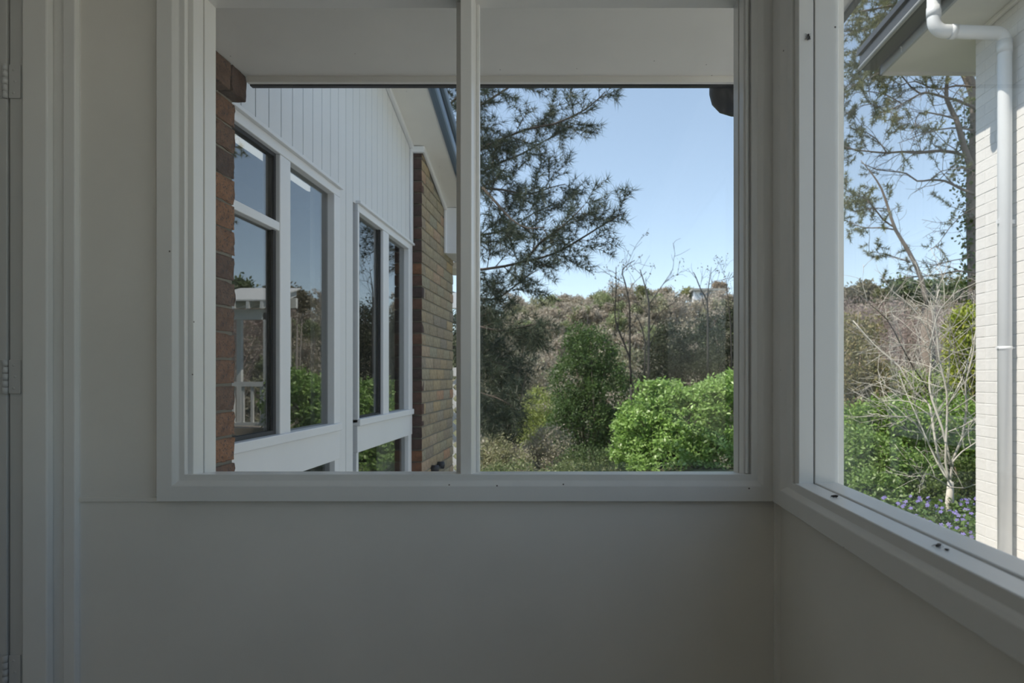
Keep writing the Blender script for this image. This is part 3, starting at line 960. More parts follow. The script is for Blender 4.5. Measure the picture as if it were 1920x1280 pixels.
def pxline(pts, d, dd=0.0):
    """pixel polyline to world, depth running from d to d+dd, softened into a curve"""
    n = len(pts)
    w = np.array([P(x, y, d + dd * i / max(1, n - 1)) for i, (x, y) in enumerate(pts)])
    out = []
    for i in range(n - 1):
        p0, p1, p2, p3 = w[max(i - 1, 0)], w[i], w[i + 1], w[min(i + 2, n - 1)]
        for t in (0, .5):
            out.append(.5 * ((2 * p1) + (-p0 + p2) * t + (2 * p0 - 5 * p1 + 4 * p2 - p3) * t * t + (-p0 + 3 * p1 - 3 * p2 + p3) * t ** 3))
    out.append(w[-1])
    return np.array(out)

def gbase(x, y): return (x, y, float(ground_h(x, y)) + E)

# ------------------------------------------------------------------ hillside wood
def hill_tree_mesh(i):
    s = Soup()
    H = rng.uniform(5.5, 9); Rr = H * rng.uniform(.30, .42)
    pal = [((.425, .371, .307), (.351, .319, .255), (.489, .425, .351)), ((.319, .330, .203), (.404, .371, .265), (.276, .288, .181)),
           ((.499, .425, .351), (.425, .371, .307), (.361, .330, .265)), ((.213, .265, .128), (.319, .340, .181), (.255, .276, .160)),
           ((.446, .383, .319), (.371, .340, .255), (.319, .297, .222))][i % 5]
    blobs = [((rng.uniform(-.4, .4) * Rr, rng.uniform(-.4, .4) * Rr, H * rng.uniform(.55, .8)), np.array([Rr, Rr, H * .3]) * rng.uniform(.55, .95)) for _ in range(4)]
    p = clump_points(blobs, 46, 26, .34, .8)
    leaves(s, p, .55, .26, pal, up=.3)
    for k in range(6):
        tip = np.array([rng.uniform(-.8, .8) * Rr, rng.uniform(-.8, .8) * Rr, H * rng.uniform(.6, .98)])
        s.tube([np.array([0, 0, -.4]), tip * np.array([.25, .25, .45]), tip], [.14, .09, .03], 4, (.30, .27, .24))
    return s.mesh('hill_tree', M['leaf'])
HM = [hill_tree_mesh(i) for i in range(10)]
HILL = 'grey-green trees of the wood on the far hillside'
cnt = 0
spots = []
for (x0r, x1r, n) in ((-.17, .28, 200), (.40, .68, 90)):
    for _ in range(n):
        y = 75 + 105 * rng.random() ** .7
        spots.append((rng.uniform(x0r, x1r) * y, y))
for x, y in spots:
    o = link('hill_tree', HM[cnt % 10], None, gbase(x, y), (0, 0, rng.uniform(0, 6.28)), [rng.uniform(.75, 1.15)] * 3)
    kind_ = ['grey-brown', 'olive-grey', 'pale pinkish-grey', 'dark olive', 'dusty brown'][(cnt % 10) % 5]
    side_ = 'front' if x / y < .33 else 'right-hand'
    tag(o, f'{kind_} tree in the far hillside wood seen through the {side_} window', 'tree', f'{kind_} hillside trees through the {side_} window')
    cnt += 1
# scrub between the trunks, too dense to count
s = Soup()
n = 60000
yy = 62 + 115 * rng.random(n) ** .8
side = rng.random(n) < .66
xx = np.where(side, rng.uniform(-.18, .29, n), rng.uniform(.38, .70, n)) * yy
pp = np.stack([xx, yy, ground_h(xx, yy) + E + rng.random(n) ** 1.6 * 3.4], 1)
leaves(s, pp, .75, .34, ((.425, .371, .307), (.499, .435, .361), (.319, .297, .213), (.361, .330, .255)), up=.3)
o = link('hill_scrub', s.mesh('hill_scrub', M['leaf']))
tag(o, 'grey-brown scrub and undergrowth covering the far hillside', 'scrub', kind='stuff')

# crest trees
def crest_tree(px, py, d, r, label, cols):
    s = Soup(); w = Soup()
    c = np.array(P(px, py, d)); k = d / FPX
    gz = float(ground_h(c[0], d)) + E
    blobs = [(c + rng.normal(size=3) * r * k * .35, np.array([r, r, r * .8]) * k * rng.uniform(.5, .8)) for _ in range(5)]
    leaves(s, clump_points(blobs, 90, 26, .4, .8), .55, .28, cols, up=.35)
    base = np.array([c[0], d, gz])
    for q in range(5):
        tip = c + rng.normal(size=3) * r * k * .5
        w.tube([base, (base + tip) / 2 + rng.normal(size=3) * .2, tip], [.18, .11, .04], 5, (.28, .25, .22))
    plant('crest_tree', label, 'tree', base, w, s, group='trees on the crest of the hill')
crest_tree(1285, 549, 165, 13, 'round olive-green tree on the hill crest beside the white house', ((.256, .272, .088), (.320, .304, .128)))
crest_tree(1245, 556, 165, 16, 'brownish tree on the hill crest left of the round olive one', ((.352, .288, .208), (.288, .256, .160)))
crest_tree(1352, 536, 168, 10, 'small brown tree on the hill crest behind the white house', ((.416, .320, .224), (.320, .256, .176)))
crest_tree(1205, 548, 150, 13, 'dark green tree rising from the hill crest behind the bare saplings', ((.160, .192, .080), (.224, .224, .112)))
crest_tree(1050, 576, 160, 22, 'broad grey gum crown on the hill crest beside the pine', ((.384, .320, .264), (.320, .288, .224)))
crest_tree(1120, 572, 162, 20, 'grey-brown gum crown on the middle of the hill crest', ((.384, .320, .256), (.288, .256, .192)))
crest_tree(1002, 588, 158, 16, 'pale gum crown at the left end of the hill crest', ((.384, .336, .272), (.288, .272, .192)))
crest_tree(1700, 540, 70, 24, 'dark green conifer on the skyline behind the leaning trunk', ((.096, .144, .056), (.160, .192, .080)))
crest_tree(1735, 548, 72, 20, 'dark green conifer on the skyline right of the leaning trunk', ((.096, .144, .056), (.144, .192, .080)))
crest_tree(1805, 552, 66, 24, 'dark conifer on the skyline next to the white brick wall', ((.096, .136, .064), (.144, .176, .080)))
crest_tree(1620, 545, 80, 20, 'dusky tree on the skyline left of the leaning trunk', ((.192, .192, .112), (.256, .224, .160)))
crest_tree(1590, 560, 80, 18, 'dusky low tree on the skyline at the window jamb', ((.208, .192, .128), (.272, .240, .176)))

# white house on the crest
hh = thing('hilltop_house', P(1330, 562, 160), 'long white flat-roofed house on the crest of the far hill', 'house')
hd = 160; k_ = hd / FPX
def hbox(name, x0, x1, y0, y1, d0, d1, mat, parent):
    a, b = P(x0, y1, hd), P(x1, y0, hd)
    return boxes(name, [(a.x, b.x, d0, d1, a.z - E, b.z - E)], mat, parent)
hbox('wall', 1302, 1358, 545, 570, hd, hd + 7, M['house_far'], hh)
hbox('roof', 1296, 1362, 541.5, 545.5, hd - 1.2, hd + 8, M['roof_far'], hh)
for wx in (1312, 1322, 1333, 1344):
    hbox('window', wx, wx + 8, 548, 553.5, hd - .1, hd + .05, M['window_far'], hh)
hbox('post', 1299.5, 1301, 545, 570, hd - .8, hd - .6, M['house_far'], hh)

# ------------------------------------------------------------------ middle distance
def shrub(name, label, cat, blobs, clumps, per, cr, L, W, cols, fmat='leaf', up=.6, shell=.72, stems=7, bark=(.16, .13, .10), group=None, srad=.03, droop=0.0, base=None):
    f = Soup(); w = Soup()
    leaves(f, above_ground(clump_points(blobs, clumps, per, cr, shell)), L, W, cols, up, droop)
    c0 = np.mean([b[0] for b in blobs], 0)
    if base is None: base = gbase(c0[0], c0[1])
    base = np.array(base)
    for c, r in blobs:
        for q in range(max(2, stems // max(1, len(blobs)) + 1)):
            tip = np.asarray(c) + rand_dirs(1)[0] * np.asarray(r) * .75
            if tip[2] < base[2] + .1: tip[2] = base[2] + .15
            mid = base + (tip - base) * .5 + rng.normal(size=3) * np.mean(r) * .12
            w.tube([base + rng.normal(size=3) * np.array([.03, .03, 0]), mid, tip], [srad, srad * .6, srad * .2], 5, np.array(bark) * rng.uniform(.7, 1.2))
    return plant(name, label, cat, base, w, f, fmat, group)

# dense dark evergreen with a lit top
shrub('evergreen_tree', 'dense dark green tree with a sunlit top in the middle of the view', 'tree',
      [px_blob(1110, 665, 46, 50, 22), px_blob(1075, 720, 45, 60, 22.4), px_blob(1140, 735, 45, 62, 21.8), px_blob(1095, 800, 55, 70, 22.2), px_blob(1150, 820, 42, 60, 22.6), px_blob(1060, 790, 30, 50, 21.6), px_blob(1085, 640, 25, 28, 22.0)],
      950, 34, .13, .13, .045, ((.080, .138, .041), (.123, .189, .058), (.051, .087, .032)), 'leaf', stems=14, srad=.05)
# dark thicket behind the bush
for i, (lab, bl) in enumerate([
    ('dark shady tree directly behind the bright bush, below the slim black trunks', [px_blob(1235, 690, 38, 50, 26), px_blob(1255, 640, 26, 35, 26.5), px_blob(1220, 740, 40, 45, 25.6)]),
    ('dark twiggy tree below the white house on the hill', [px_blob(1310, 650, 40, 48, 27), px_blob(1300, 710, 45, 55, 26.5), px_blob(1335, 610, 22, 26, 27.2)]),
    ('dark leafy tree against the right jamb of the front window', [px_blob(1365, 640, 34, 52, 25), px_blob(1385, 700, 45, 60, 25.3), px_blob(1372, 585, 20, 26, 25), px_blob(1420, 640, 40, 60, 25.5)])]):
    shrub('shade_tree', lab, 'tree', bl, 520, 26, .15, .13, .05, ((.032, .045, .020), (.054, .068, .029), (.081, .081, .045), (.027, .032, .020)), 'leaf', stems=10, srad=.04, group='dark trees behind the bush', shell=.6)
# yellow-green and grey shrubs low on the left
shrub('yellow_shrub', 'small pale yellow-green tree glimpsed between the pine and the dark evergreen', 'tree',
      [px_blob(1010, 765, 34, 36, 32), px_blob(995, 800, 36, 34, 31.5)], 260, 26, .16, .16, .05, ((.290, .348, .087), (.348, .377, .131), (.217, .261, .087)), up=.8)
shrub('grey_shrub', 'pale pinkish-grey flowering shrub at the foot of the dark evergreen', 'shrub',
      [px_blob(1035, 835, 38, 34, 15), px_blob(1000, 865, 42, 36, 14.6)], 260, 24, .08, .07, .03, ((.435, .377, .304), (.246, .261, .131), (.348, .290, .232)), up=.7)
shrub('grey_shrub', 'olive and grey shrub at the lower left of the front window view', 'shrub',
      [px_blob(925, 850, 36, 36, 13), px_blob(955, 872, 46, 32, 12.6), px_blob(890, 870, 40, 40, 13)], 280, 24, .07, .065, .028, ((.377, .334, .232), (.217, .246, .102), (.319, .304, .174)), up=.7)
shrub('grey_shrub', 'dark green shrub low beneath the evergreen, left of the bright bush', 'shrub',
      [px_blob(1100, 880, 60, 45, 13.5), px_blob(1160, 880, 50, 40, 13.8)], 300, 24, .07, .06, .028, ((.072, .116, .043), (.145, .189, .072), (.058, .087, .036)), up=.6)
shrub('grey_shrub', 'brown bare-twigged shrub on the slope behind the pine', 'shrub',
      [px_blob(955, 720, 45, 60, 34), px_blob(1000, 700, 35, 40, 36), px_blob(940, 640, 40, 30, 40)], 240, 22, .28, .26, .08, ((.290, .254, .203), (.232, .217, .145), (.319, .290, .232)), up=.4)

shrub('slope_shrub', 'leafy olive undergrowth along the bottom of the front window view', 'shrub',
      [px_blob(960, 905, 70, 40, 10.5), px_blob(1070, 905, 70, 40, 10.5), px_blob(1140, 900, 50, 34, 10.3)], 420, 24, .06, .055, .026, ((.145, .189, .072), (.217, .246, .102), (.087, .116, .043)), up=.7)
# bare saplings with slim dark trunks
TW = (.055, .05, .045)
def sapling(label, trunks, d, base_px, sp=.35):
    w = Soup(); f = Soup()
    polys = []
    for pts, r in trunks:
        polys.append((pxline(pts, d, rng.uniform(-.4, .4)), r, r * .3))
    l1 = spawn(polys, sp, (.7, 1.9), .55, .35, .5, 5, .16, .3, .007)
    l2 = spawn(l1, .15, (.25, .8), .55, .25, .5, 3, .2, .2, .006)
    add_polys(w, polys, 6, TW); add_polys(w, l1, 4, TW); add_polys(w, l2, 3, TW)
    tips = np.array([p[-1] for p, _, _ in l2 if rng.random() < .5])
    tips = np.repeat(tips, 5, 0) + rng.normal(size=(len(tips) * 5, 3)) * .06
    leaves(f, tips, .09, .035, ((.07, .075, .04), (.11, .10, .06)), up=.3)
    b = P(base_px[0], base_px[1], d)
    gz = float(ground_h(b.x, d)) + E
    w.tube([(b.x, d, gz), tuple(polys[0][0][0])], [trunks[0][1] * 1.2, trunks[0][1]], 6, TW)
    plant('bare_sapling', label, 'tree', (b.x, d, gz), w, f, group='bare saplings behind the bush')
sapling('bare sapling with the left-hand curved black trunk', [([(1183, 720), (1180, 670), (1160, 620), (1153, 590), (1155, 550), (1155, 500)], .035), ([(1181, 690), (1181, 620), (1180, 570), (1172, 530), (1167, 505), (1190, 488)], .035)], 18, (1183, 760))
sapling('bare sapling with twin straight black trunks', [([(1216, 720), (1216, 650), (1217, 580), (1212, 545), (1200, 505)], .045), ([(1208, 710), (1209, 640), (1198, 600), (1190, 590)], .03), ([(1217, 570), (1235, 545), (1262, 505)], .02)], 17.5, (1214, 760))
sapling('tall bare sapling standing in front of the hilltop house', [([(1327, 700), (1327, 620), (1326, 565), (1315, 545), (1305, 520), (1300, 510)], .035), ([(1326, 570), (1328, 540), (1332, 515), (1334, 500)], .022)], 19, (1327, 760))
sapling('thin bare sapling close to the right jamb of the front window', [([(1372, 700), (1370, 610), (1365, 560), (1362, 530), (1368, 510)], .025)], 19.5, (1372, 760))

# bright green bush
BUSH = [px_blob(1215, 800, 62, 62, 12.1), px_blob(1290, 790, 70, 75, 11.9), px_blob(1370, 770, 65, 72, 12.1), px_blob(1250, 750, 52, 36, 12.2), px_blob(1392, 725, 40, 32, 12.4),
        px_blob(1190, 850, 42, 40, 11.9), px_blob(1260, 870, 80, 60, 11.6), px_blob(1360, 870, 80, 70, 11.5), px_blob(1195, 795, 30, 16, 11.8), px_blob(1330, 745, 45, 30, 12.4), px_blob(1205, 722, 14, 6, 12.1), px_blob(1175, 788, 14, 6, 12.0)]
shrub('green_bush', 'large bright green leafy bush at the lower right of the front window', 'bush', BUSH, 1700, 26, .065, .088, .044,
      ((.24, .40, .085), (.32, .47, .14), (.16, .28, .06), (.38, .50, .20)), 'leaf_gloss', up=.9, shell=.8, stems=26, srad=.02, bark=(.22, .17, .12))

# ------------------------------------------------------------------ the pine on the left of the front view
w = Soup(); f = Soup()
BK = (.085, .07, .06)
D = 9.0
tx = P(800, 700, D).x
gz = float(ground_h(tx, D)) + E
trunk = (np.array([(tx - .1, D, gz - .2), (tx, D, E), (tx + .05, D + .1, E + 2.5), (tx + .1, D, E + 5), (tx + .12, D, E + 8.5)]), .2, .05)
main = []
for pts, d, dd in [
    ([(815, 330), (905, 277), (985, 243), (1040, 232), (1098, 205), (1135, 172)], D, -.8),
    ([(815, 260), (905, 195), (960, 160), (1010, 120), (1060, 90)], D, .6),
    ([(815, 400), (905, 322), (975, 290), (1025, 262), (1070, 235)], D, .9),
    ([(815, 340), (905, 352), (945, 356), (990, 364), (1030, 352), (1060, 345)], D, -.4),
    ([(905, 352), (935, 385), (960, 412), (990, 428), (1020, 425)], D - .2, -.6),
    ([(815, 500), (905, 505), (985, 490), (1040, 475), (1085, 450), (1120, 428), (1150, 410), (1172, 398)], D, -.9),
    ([(985, 490), (1000, 470), (1020, 448), (1060, 420), (1095, 385)], D - .4, -.4),
    ([(815, 540), (900, 560), (940, 555), (985, 520), (1010, 505)], D, .8),
    ([(815, 600), (890, 610), (940, 620), (990, 610), (1012, 605)], D, -.8),
    ([(815, 640), (880, 660), (930, 680), (965, 690)], D, .7),
    ([(815, 700), (880, 730), (930, 745), (960, 760)], D, -.6),
    ([(815, 460), (905, 440), (950, 430), (1000, 400), (1050, 380)], D, .8),
    ([(815, 220), (870, 170), (920, 100)], D, -.6), ([(815, 760), (880, 790), (930, 800)], D, .5),
    ([(815, 430), (860, 300), (880, 200)], D, .4)]:
    main.append((pxline(pts, d, dd), .022, .006))
l1 = spawn(main, .125, (.35, .95), .5, .10, .45, 4, .16, .08, .004)
l2 = spawn(l1, .085, (.16, .42), .5, .06, .5, 3, .2, .15, .0028)
add_polys(w, [trunk], 10, BK); add_polys(w, main, 6, BK); add_polys(w, l1, 4, BK); add_polys(w, l2, 3, BK)
n1 = tufts(f, l2 + l1, .065, 13, .15, .0075, ((.05, .075, .05), (.035, .055, .04), (.085, .095, .05)), .75, .2)
plant('pine_tree', 'tall pine with long dark needles reaching across the left of the blue sky', 'tree', (tx, D, gz), w, f, 'needle', fname='needles')
# weeping conifer below it
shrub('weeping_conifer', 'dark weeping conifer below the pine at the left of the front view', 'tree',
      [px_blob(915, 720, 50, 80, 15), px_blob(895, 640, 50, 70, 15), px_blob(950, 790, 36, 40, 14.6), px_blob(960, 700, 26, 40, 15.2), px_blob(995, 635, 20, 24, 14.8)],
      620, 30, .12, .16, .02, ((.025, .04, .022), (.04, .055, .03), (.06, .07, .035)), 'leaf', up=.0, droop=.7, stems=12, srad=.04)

# ------------------------------------------------------------------ RIGHT-HAND WINDOW
def z5(pts): return [(1480 + x / 2.461, y / 2.461) for x, y in pts]
def z6(pts): return [(1480 + x / 2.134, 500 + y / 2.134) for x, y in pts]
# tall open-branched pine with ivy
w = Soup(); f = Soup(); iv = Soup()
D = 14.0
BP = (.20, .165, .14)
trunks = [(pxline(z5([(870, 1700), (858, 1250), (848, 1000), (850, 760), (862, 600), (852, 430), (810, 330), (770, 200), (740, 0), (720, -250)]), D), .17, .07),
          (pxline(z5([(640, 1420), (605, 1275), (545, 1150), (490, 1060), (458, 965), (425, 870), (380, 800), (330, 740)]), D - 1), .055, .007),
          (pxline(z5([(845, 780), (820, 720), (790, 620), (770, 550), (725, 455), (730, 360), (735, 250)]), D - .4), .075, .03)]
br_ = [([(860, 500), (780, 465), (720, 450), (650, 430), (600, 435), (520, 480), (440, 515), (380, 530)], .05),
      ([(850, 760), (800, 715), (700, 695), (600, 705), (520, 700), (450, 705), (380, 700), (300, 690), (240, 680)], .06),
      ([(850, 895), (780, 865), (720, 835), (650, 830), (590, 835), (540, 800), (470, 790), (400, 780), (330, 750)], .045),
      ([(860, 400), (770, 395), (700, 410), (640, 400), (580, 375), (520, 390), (440, 400)], .035),
      ([(850, 600), (750, 590), (640, 610), (560, 640), (500, 660)], .03),
      ([(850, 960), (800, 990), (740, 1050), (690, 1120), (640, 1160)], .022),
      ([(860, 1260), (780, 1250), (700, 1265), (610, 1275), (520, 1283), (420, 1300)], .04),
      ([(855, 1185), (760, 1200), (690, 1220), (650, 1255)], .022),
      ([(770, 550), (700, 530), (600, 520), (580, 580), (560, 620)], .03),
      ([(490, 1060), (420, 1050), (340, 1050), (270, 1020), (200, 1000)], .028),
      ([(560, 1210), (500, 1190), (430, 1170), (360, 1160)], .022),
      ([(488, 1050), (430, 1010), (360, 920), (300, 900), (240, 860)], .03),
      ([(610, 435), (560, 400), (500, 330), (420, 280), (330, 250)], .03),
      ([(780, 230), (680, 180), (560, 150), (450, 120), (330, 140), (240, 170)], .05),
      ([(750, 60), (640, 40), (520, 20), (400, 40), (300, 60), (220, 80)], .05),
      ([(745, 0), (600, -80), (450, -60), (300, -30)], .04),
      ([(450, 705), (400, 640), (330, 600), (260, 590)], .025), ([(520, 480), (450, 440), (350, 420), (270, 440)], .025),
      ([(650, 830), (700, 790), (760, 780), (810, 770)], .02), ([(458, 965), (380, 960), (300, 980)], .018), ([(440, 515), (380, 480), (300, 500), (240, 540)], .02)]
br_ += [([(300, 690), (200, 660), (100, 640), (0, 620)], .02), ([(330, 140), (200, 150), (80, 190), (-20, 240)], .025), ([(300, 60), (180, 60), (60, 90)], .02), ([(270, 440), (160, 460), (40, 520)], .018), ([(240, 170), (140, 260), (20, 330)], .016),
        ([(560, 150), (500, 230), (420, 330), (330, 380), (250, 400)], .02), ([(640, 40), (560, 100), (470, 200), (380, 240)], .02), ([(520, 20), (450, 80), (370, 180), (280, 260)], .02)]
main = []
for i, (pts, r) in enumerate(br_):
    r *= .68
    main.append((pxline(z5(pts), D - .4 + .25 * math.sin(i * 2.1), -.9 * math.cos(i * 1.7)), r, r * .25))
l1 = spawn(main, .14, (.35, 1.3), .55, .08, .4, 5, .22, .1, .006)
l2 = spawn(l1, .12, (.15, .5), .6, .08, .5, 3, .28, .15, .004)
add_polys(w, trunks, 8, BP); add_polys(w, main, 6, BP); add_polys(w, l1, 4, np.array(BP) * .85); add_polys(w, l2, 3, np.array(BP) * .85)
lim = P(1480 + 520 / 2.461, 0, 13.5).x
def leafy(poly):
    p = poly[0][-1]
    px = CX + p[0] / p[1] * FPX; py = CY - (p[2] - E) / p[1] * FPX
    zx, zy = (px - 1480) * 2.461, py * 2.461
    keep = .16
    if zy < 340: keep = .95 if zx < 640 else .5
    elif zx < 340: keep = .8
    elif zx < 480: keep = .62 if zy < 580 or 850 < zy < 1010 or 1130 < zy else .12
    elif 600 < zx < 800 and (600 < zy < 700 or 880 < zy < 1000): keep = .40
    return rng.random() < keep
l2s = [q for q in l2 + l1 if leafy(q)]
tufts(f, l2s, .05, 11, .115, .014, ((.19, .21, .085), (.15, .17, .08), (.26, .25, .13)), .8, .35)
tp_ = []
pts0 = trunks[0][0]
for q in range(len(pts0) - 1):
    m = int(60 * np.linalg.norm(pts0[q + 1] - pts0[q]))
    t = rng.random((m, 1))
    tp_.append(pts0[q] + (pts0[q + 1] - pts0[q]) * t + rng.normal(size=(m, 3)) * .13)
tp_ = np.concatenate(tp_); tp_ = tp_[(tp_[:, 2] < E + 6.2)]
leaves(iv, np.repeat(tp_, 5, 0) + rng.normal(size=(len(tp_) * 5, 3)) * .08, .10, .075, ((.06, .10, .02), (.10, .14, .03), (.14, .16, .03)), up=.2)
b = trunks[0][0][0]
b2 = trunks[1][0][0]
gz = float(ground_h(b[0], b[1])) + E
for bb in (b, b2):
    g_ = float(ground_h(bb[0], bb[1])) + E
    w.tube([(bb[0], bb[1], g_ - .2), tuple(bb)], [.2, .12], 8, BP)
t = plant('open_pine', 'tall straggly pine with bare spreading branches and ivy on its trunk beside the neighbouring house', 'tree', (b[0], b[1], gz), w, f, 'needle', fname='needles')
o = link('ivy', iv.mesh('ivy', M['leaf']), t); o['label'] = 'dark green ivy climbing the trunk'

# bare pale-stemmed shrub
w = Soup()
D = 6.6
ST = (.62, .58, .51)
stems = [([(638, 965), (645, 860), (600, 780), (570, 600), (555, 545), (500, 500), (440, 400), (370, 340), (320, 290), (255, 215)], .022, ST),
         ([(640, 900), (655, 770), (690, 690), (710, 560), (705, 470), (735, 350), (745, 270), (760, 180)], .022, ST),
         ([(642, 850), (625, 780), (630, 640), (630, 500), (600, 370), (590, 260), (580, 170), (600, 90)], .018, ST),
         ([(650, 800), (610, 640), (570, 530), (560, 450), (570, 330), (550, 250), (490, 160), (415, 100)], .018, ST),
         ([(645, 830), (620, 680), (560, 500), (500, 410), (440, 300), (390, 210), (310, 140)], .014, (.10, .09, .075)),
         ([(640, 860), (590, 780), (520, 620), (470, 510), (440, 430)], .014, ST),
         ([(655, 780), (690, 740), (750, 700), (800, 650)], .012, ST), ([(680, 710), (720, 640), (760, 570)], .012, ST),
         ([(632, 560), (690, 450), (720, 360), (745, 260)], .011, ST), ([(560, 330), (590, 200), (620, 150), (680, 90)], .010, ST),
         ([(630, 500), (640, 330), (560, 320), (480, 310), (400, 322)], .010, ST), ([(555, 545), (490, 520), (410, 490), (345, 455)], .009, ST),
         ([(640, 880), (560, 830), (540, 840), (530, 890)], .008, ST), ([(640, 880), (700, 885), (740, 870)], .008, ST), ([(640, 900), (560, 890), (510, 900)], .008, ST),
         ([(595, 770), (500, 620), (430, 600), (360, 600)], .009, ST), ([(570, 600), (480, 540), (400, 535), (370, 540)], .008, ST), ([(705, 470), (660, 300), (620, 180), (580, 90)], .010, (.14, .12, .1))]
main = [(pxline(z6(p), D + .5 * math.sin(i * 1.9), .5 * math.cos(i * 2.3)), r * .72, r * .25) for i, (p, r, c) in enumerate(stems)]
# bring every stem's foot back to the root
root = np.array(P(*z6([(640, 965)])[0], D))
root[2] = float(ground_h(root[0], root[1])) + E
for i, (pts, r0, r1) in enumerate(main):
    add_polys(w, [(pts, r0, r1)], 7, stems[i][2])
w.tube([root - np.array([0, 0, .1]), root + np.array([0, 0, .25]), main[0][0][2]], [.05, .045, .03], 8, ST)
l1 = spawn(main, .075, (.25, 1.0), .55, .15, .5, 5, .16, .3, .0035)
l2 = spawn(l1, .10, (.1, .4), .55, .1, .5, 3, .2, .2, .0026)
add_polys(w, l1, 4, np.array(ST) * .9); add_polys(w, l2, 3, np.array(ST) * .8)
plant('bare_shrub', 'leafless many-stemmed shrub with pale grey stems in front of the greenery at right', 'shrub', root, w, None)

# greenery at right
shrub('viburnum', 'glossy green shrub filling the lower left of the right window', 'shrub',
      [px_blob(1600, 860, 50, 60, 7.8), px_blob(1660, 880, 55, 60, 7.6), px_blob(1630, 930, 60, 50, 7.2), px_blob(1720, 890, 40, 50, 7.6), px_blob(1560, 900, 50, 60, 7.6)],
      560, 26, .06, .06, .03, ((0.203, 0.336, 0.086), (0.304, 0.425, 0.138), (0.142, 0.230, 0.061)), 'leaf_gloss', up=.8)
shrub('leafy_shrub', 'bright green shrub in the middle of the right window behind the pale stems', 'shrub',
      [px_blob(1660, 790, 55, 45, 9), px_blob(1720, 800, 60, 50, 9.2), px_blob(1790, 800, 60, 60, 9.3), px_blob(1610, 800, 45, 50, 9), px_blob(1850, 830, 60, 80, 9.4)],
      560, 26, .07, .07, .034, ((0.203, 0.354, 0.061), (0.324, 0.478, 0.103), (0.162, 0.248, 0.052)), 'leaf_gloss', up=.8)
shrub('leafy_shrub', 'dull olive shrub beside the jamb of the right window', 'shrub',
      [px_blob(1595, 690, 48, 60, 11), px_blob(1640, 730, 45, 50, 11), px_blob(1570, 740, 50, 60, 11), px_blob(1600, 630, 40, 40, 11.4)],
      480, 24, .09, .075, .032, ((0.243, 0.248, 0.095), (0.344, 0.283, 0.147), (0.162, 0.177, 0.069), (0.405, 0.319, 0.190)), up=.5, stems=20, bark=(0.608, 0.460, 0.345))
shrub('leafy_shrub', 'light green low shrubs on the slope behind the pale stems', 'shrub',
      [px_blob(1720, 735, 60, 40, 13), px_blob(1790, 730, 60, 50, 13), px_blob(1680, 740, 50, 40, 13.4)],
      420, 24, .11, .09, .04, ((0.304, 0.425, 0.103), (0.405, 0.496, 0.155), (0.223, 0.301, 0.086)), up=.8)
shrub('citrus_tree', 'yellow-green leafy tree against the white brick wall', 'tree',
      [px_blob(1830, 640, 46, 60, 12), px_blob(1805, 610, 26, 34, 12), px_blob(1860, 690, 50, 60, 12), px_blob(1815, 700, 28, 36, 12.2)],
      360, 24, .09, .10, .045, ((0.344, 0.425, 0.061), (0.486, 0.496, 0.086), (0.223, 0.283, 0.052)), up=.8)
shrub('twiggy_thicket', 'grey leafless thicket on the slope seen through the pale stems', 'thicket',
      [px_blob(1700, 650, 70, 60, 30), px_blob(1760, 640, 60, 60, 31), px_blob(1640, 610, 70, 40, 32), px_blob(1800, 620, 60, 60, 33), px_blob(1590, 600, 50, 40, 32)],
      460, 20, .35, .30, .04, ((0.385, 0.301, 0.267), (0.304, 0.240, 0.207), (0.466, 0.362, 0.328)), up=.2, stems=50, bark=(0.446, 0.354, 0.310))
shrub('dark_shrub', 'dark undergrowth at the foot of the pale-stemmed shrub', 'shrub',
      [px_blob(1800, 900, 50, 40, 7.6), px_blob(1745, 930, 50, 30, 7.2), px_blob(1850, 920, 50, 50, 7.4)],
      260, 24, .06, .055, .026, ((0.101, 0.159, 0.044), (0.182, 0.248, 0.069), (0.081, 0.106, 0.034)), up=.6)

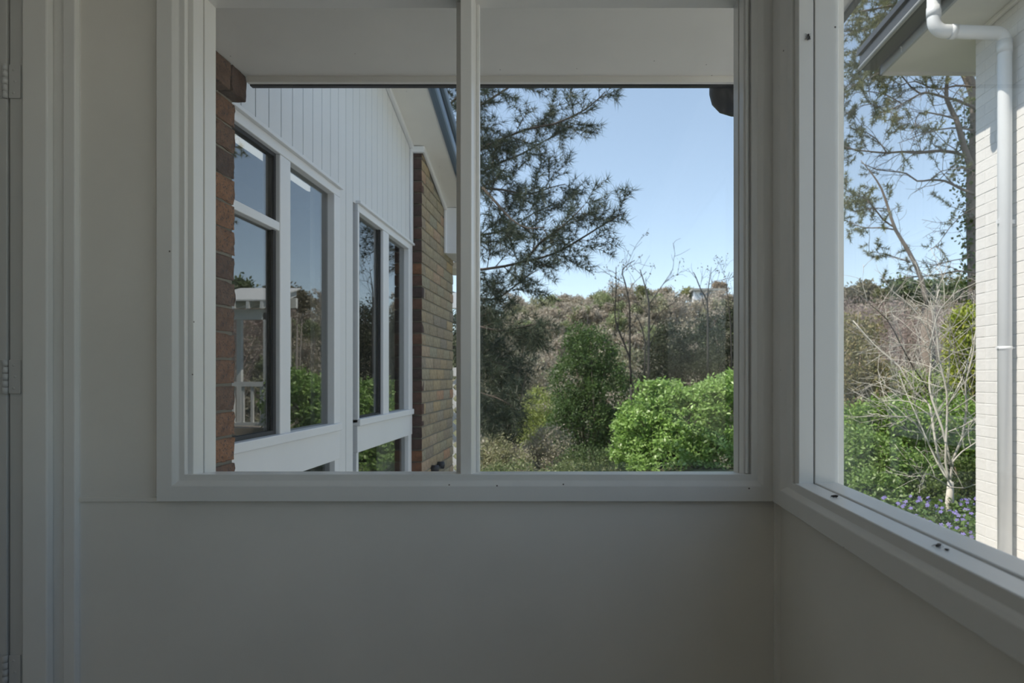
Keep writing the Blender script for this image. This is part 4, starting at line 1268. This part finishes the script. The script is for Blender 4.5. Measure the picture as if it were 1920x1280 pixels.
# periwinkle ground cover with purple flowers
f = Soup(); fl = Soup()
n = 9000
xx = rng.uniform(2.2, 5.2, n); yy = rng.uniform(4.9, 6.9, n)
hgt = .10 + .22 * rng.random(n) ** .8
pp = np.stack([xx, yy, ground_h(xx, yy) + E + hgt], 1)
leaves(f, pp, .055, .03, ((.11, .19, .045), (.17, .25, .07), (.08, .14, .035)), up=1.0)
o = link('ground_cover', f.mesh('ground_cover', M['leaf_gloss']))
tag(o, 'low leafy ground cover with purple flowers beside the white brick wall', 'ground cover', kind='stuff')
m = 210
fx = rng.uniform(2.6, 4.8, m); fy = rng.uniform(5.0, 6.8, m)
fp = np.stack([fx, fy, ground_h(fx, fy) + E + rng.uniform(.26, .36, m)], 1)
for c in fp:
    nrm = np.array([-.4, -.5, .8]) + rng.normal(size=3) * .3
    _, u, v = frame_of(nrm)
    a0 = rng.uniform(0, 1.2); q = []
    for k in range(5):
        a = a0 + k * 1.2566
        r = .020
        t0 = u * math.cos(a - .5) + v * math.sin(a - .5); t1 = u * math.cos(a + .5) + v * math.sin(a + .5); tm = u * math.cos(a) + v * math.sin(a)
        q.append([c, c + t0 * r * .8, c + tm * r * 1.15, c + t1 * r * .8])
    fl.quads(np.array(q), np.tile(np.array([.30, .25, .62]) * rng.uniform(.8, 1.25), (5, 1)))
fo = link('flowers', fl.mesh('flowers', M['leaf']), o); fo['kind'] = 'stuff'; fo['label'] = 'small purple five-petalled flowers'

# ------------------------------------------------------------------ white deck and pergola (seen mirrored in the wing's window)
pg = thing('pergola_deck', (4.5, 13.2, E - 2.0), 'white pergola and balustraded deck mirrored in the wing window', 'pergola')
PX0, PX1, PYA = 4.05, 5.3, 13.0
boxes('deck', [(PX0, PX1, PYA, PYA + 1.1, -1.25, -1.1)], M['deck'], pg)
for xx in (PX0 + .05, PX1 - .1):
    for yy in (PYA, PYA + .95):
        boxes('post', [(xx, xx + .1, yy, yy + .1, -3.6, 1.35)], M['pergola'], pg)
boxes('handrail', [(PX0, PX1, PYA, PYA + .1, -.22, -.12)], M['pergola'], pg)
boxes('bottom_rail', [(PX0, PX1, PYA + .02, PYA + .08, -1.05, -.98)], M['pergola'], pg)
for q in range(5):
    xx = PX0 + .18 + q * .2
    boxes('baluster', [(xx, xx + .05, PYA + .025, PYA + .075, -1.0, -.2)], M['pergola'], pg)
boxes('beam', [(PX0 - .1, PX1, PYA, PYA + .1, 1.2, 1.42)], M['pergola'], pg)
boxes('beam', [(PX0 - .1, PX1, PYA + .95, PYA + 1.05, 1.55, 1.78)], M['pergola'], pg)
for q in range(5):
    xx = PX0 + q * .29
    bm = bmesh.new()
    prism(bm, [Vector((xx, PYA - .3, E + 1.40)), Vector((xx, PYA + 1.2, E + 1.85)), Vector((xx, PYA + 1.2, E + 2.0)), Vector((xx, PYA - .3, E + 1.55))], (.06, 0, 0))
    bm_obj('rafter', bm, M['pergola'], pg)
bm = bmesh.new()
prism(bm, [Vector((PX0 - .1, PYA - .3, E + 1.56)), Vector((PX0 - .1, PYA + 1.2, E + 2.01)), Vector((PX0 - .1, PYA + 1.2, E + 2.04)), Vector((PX0 - .1, PYA - .3, E + 1.59))], (1.4, 0, 0))
bm_obj('roof_sheet', bm, M['pergola'], pg)
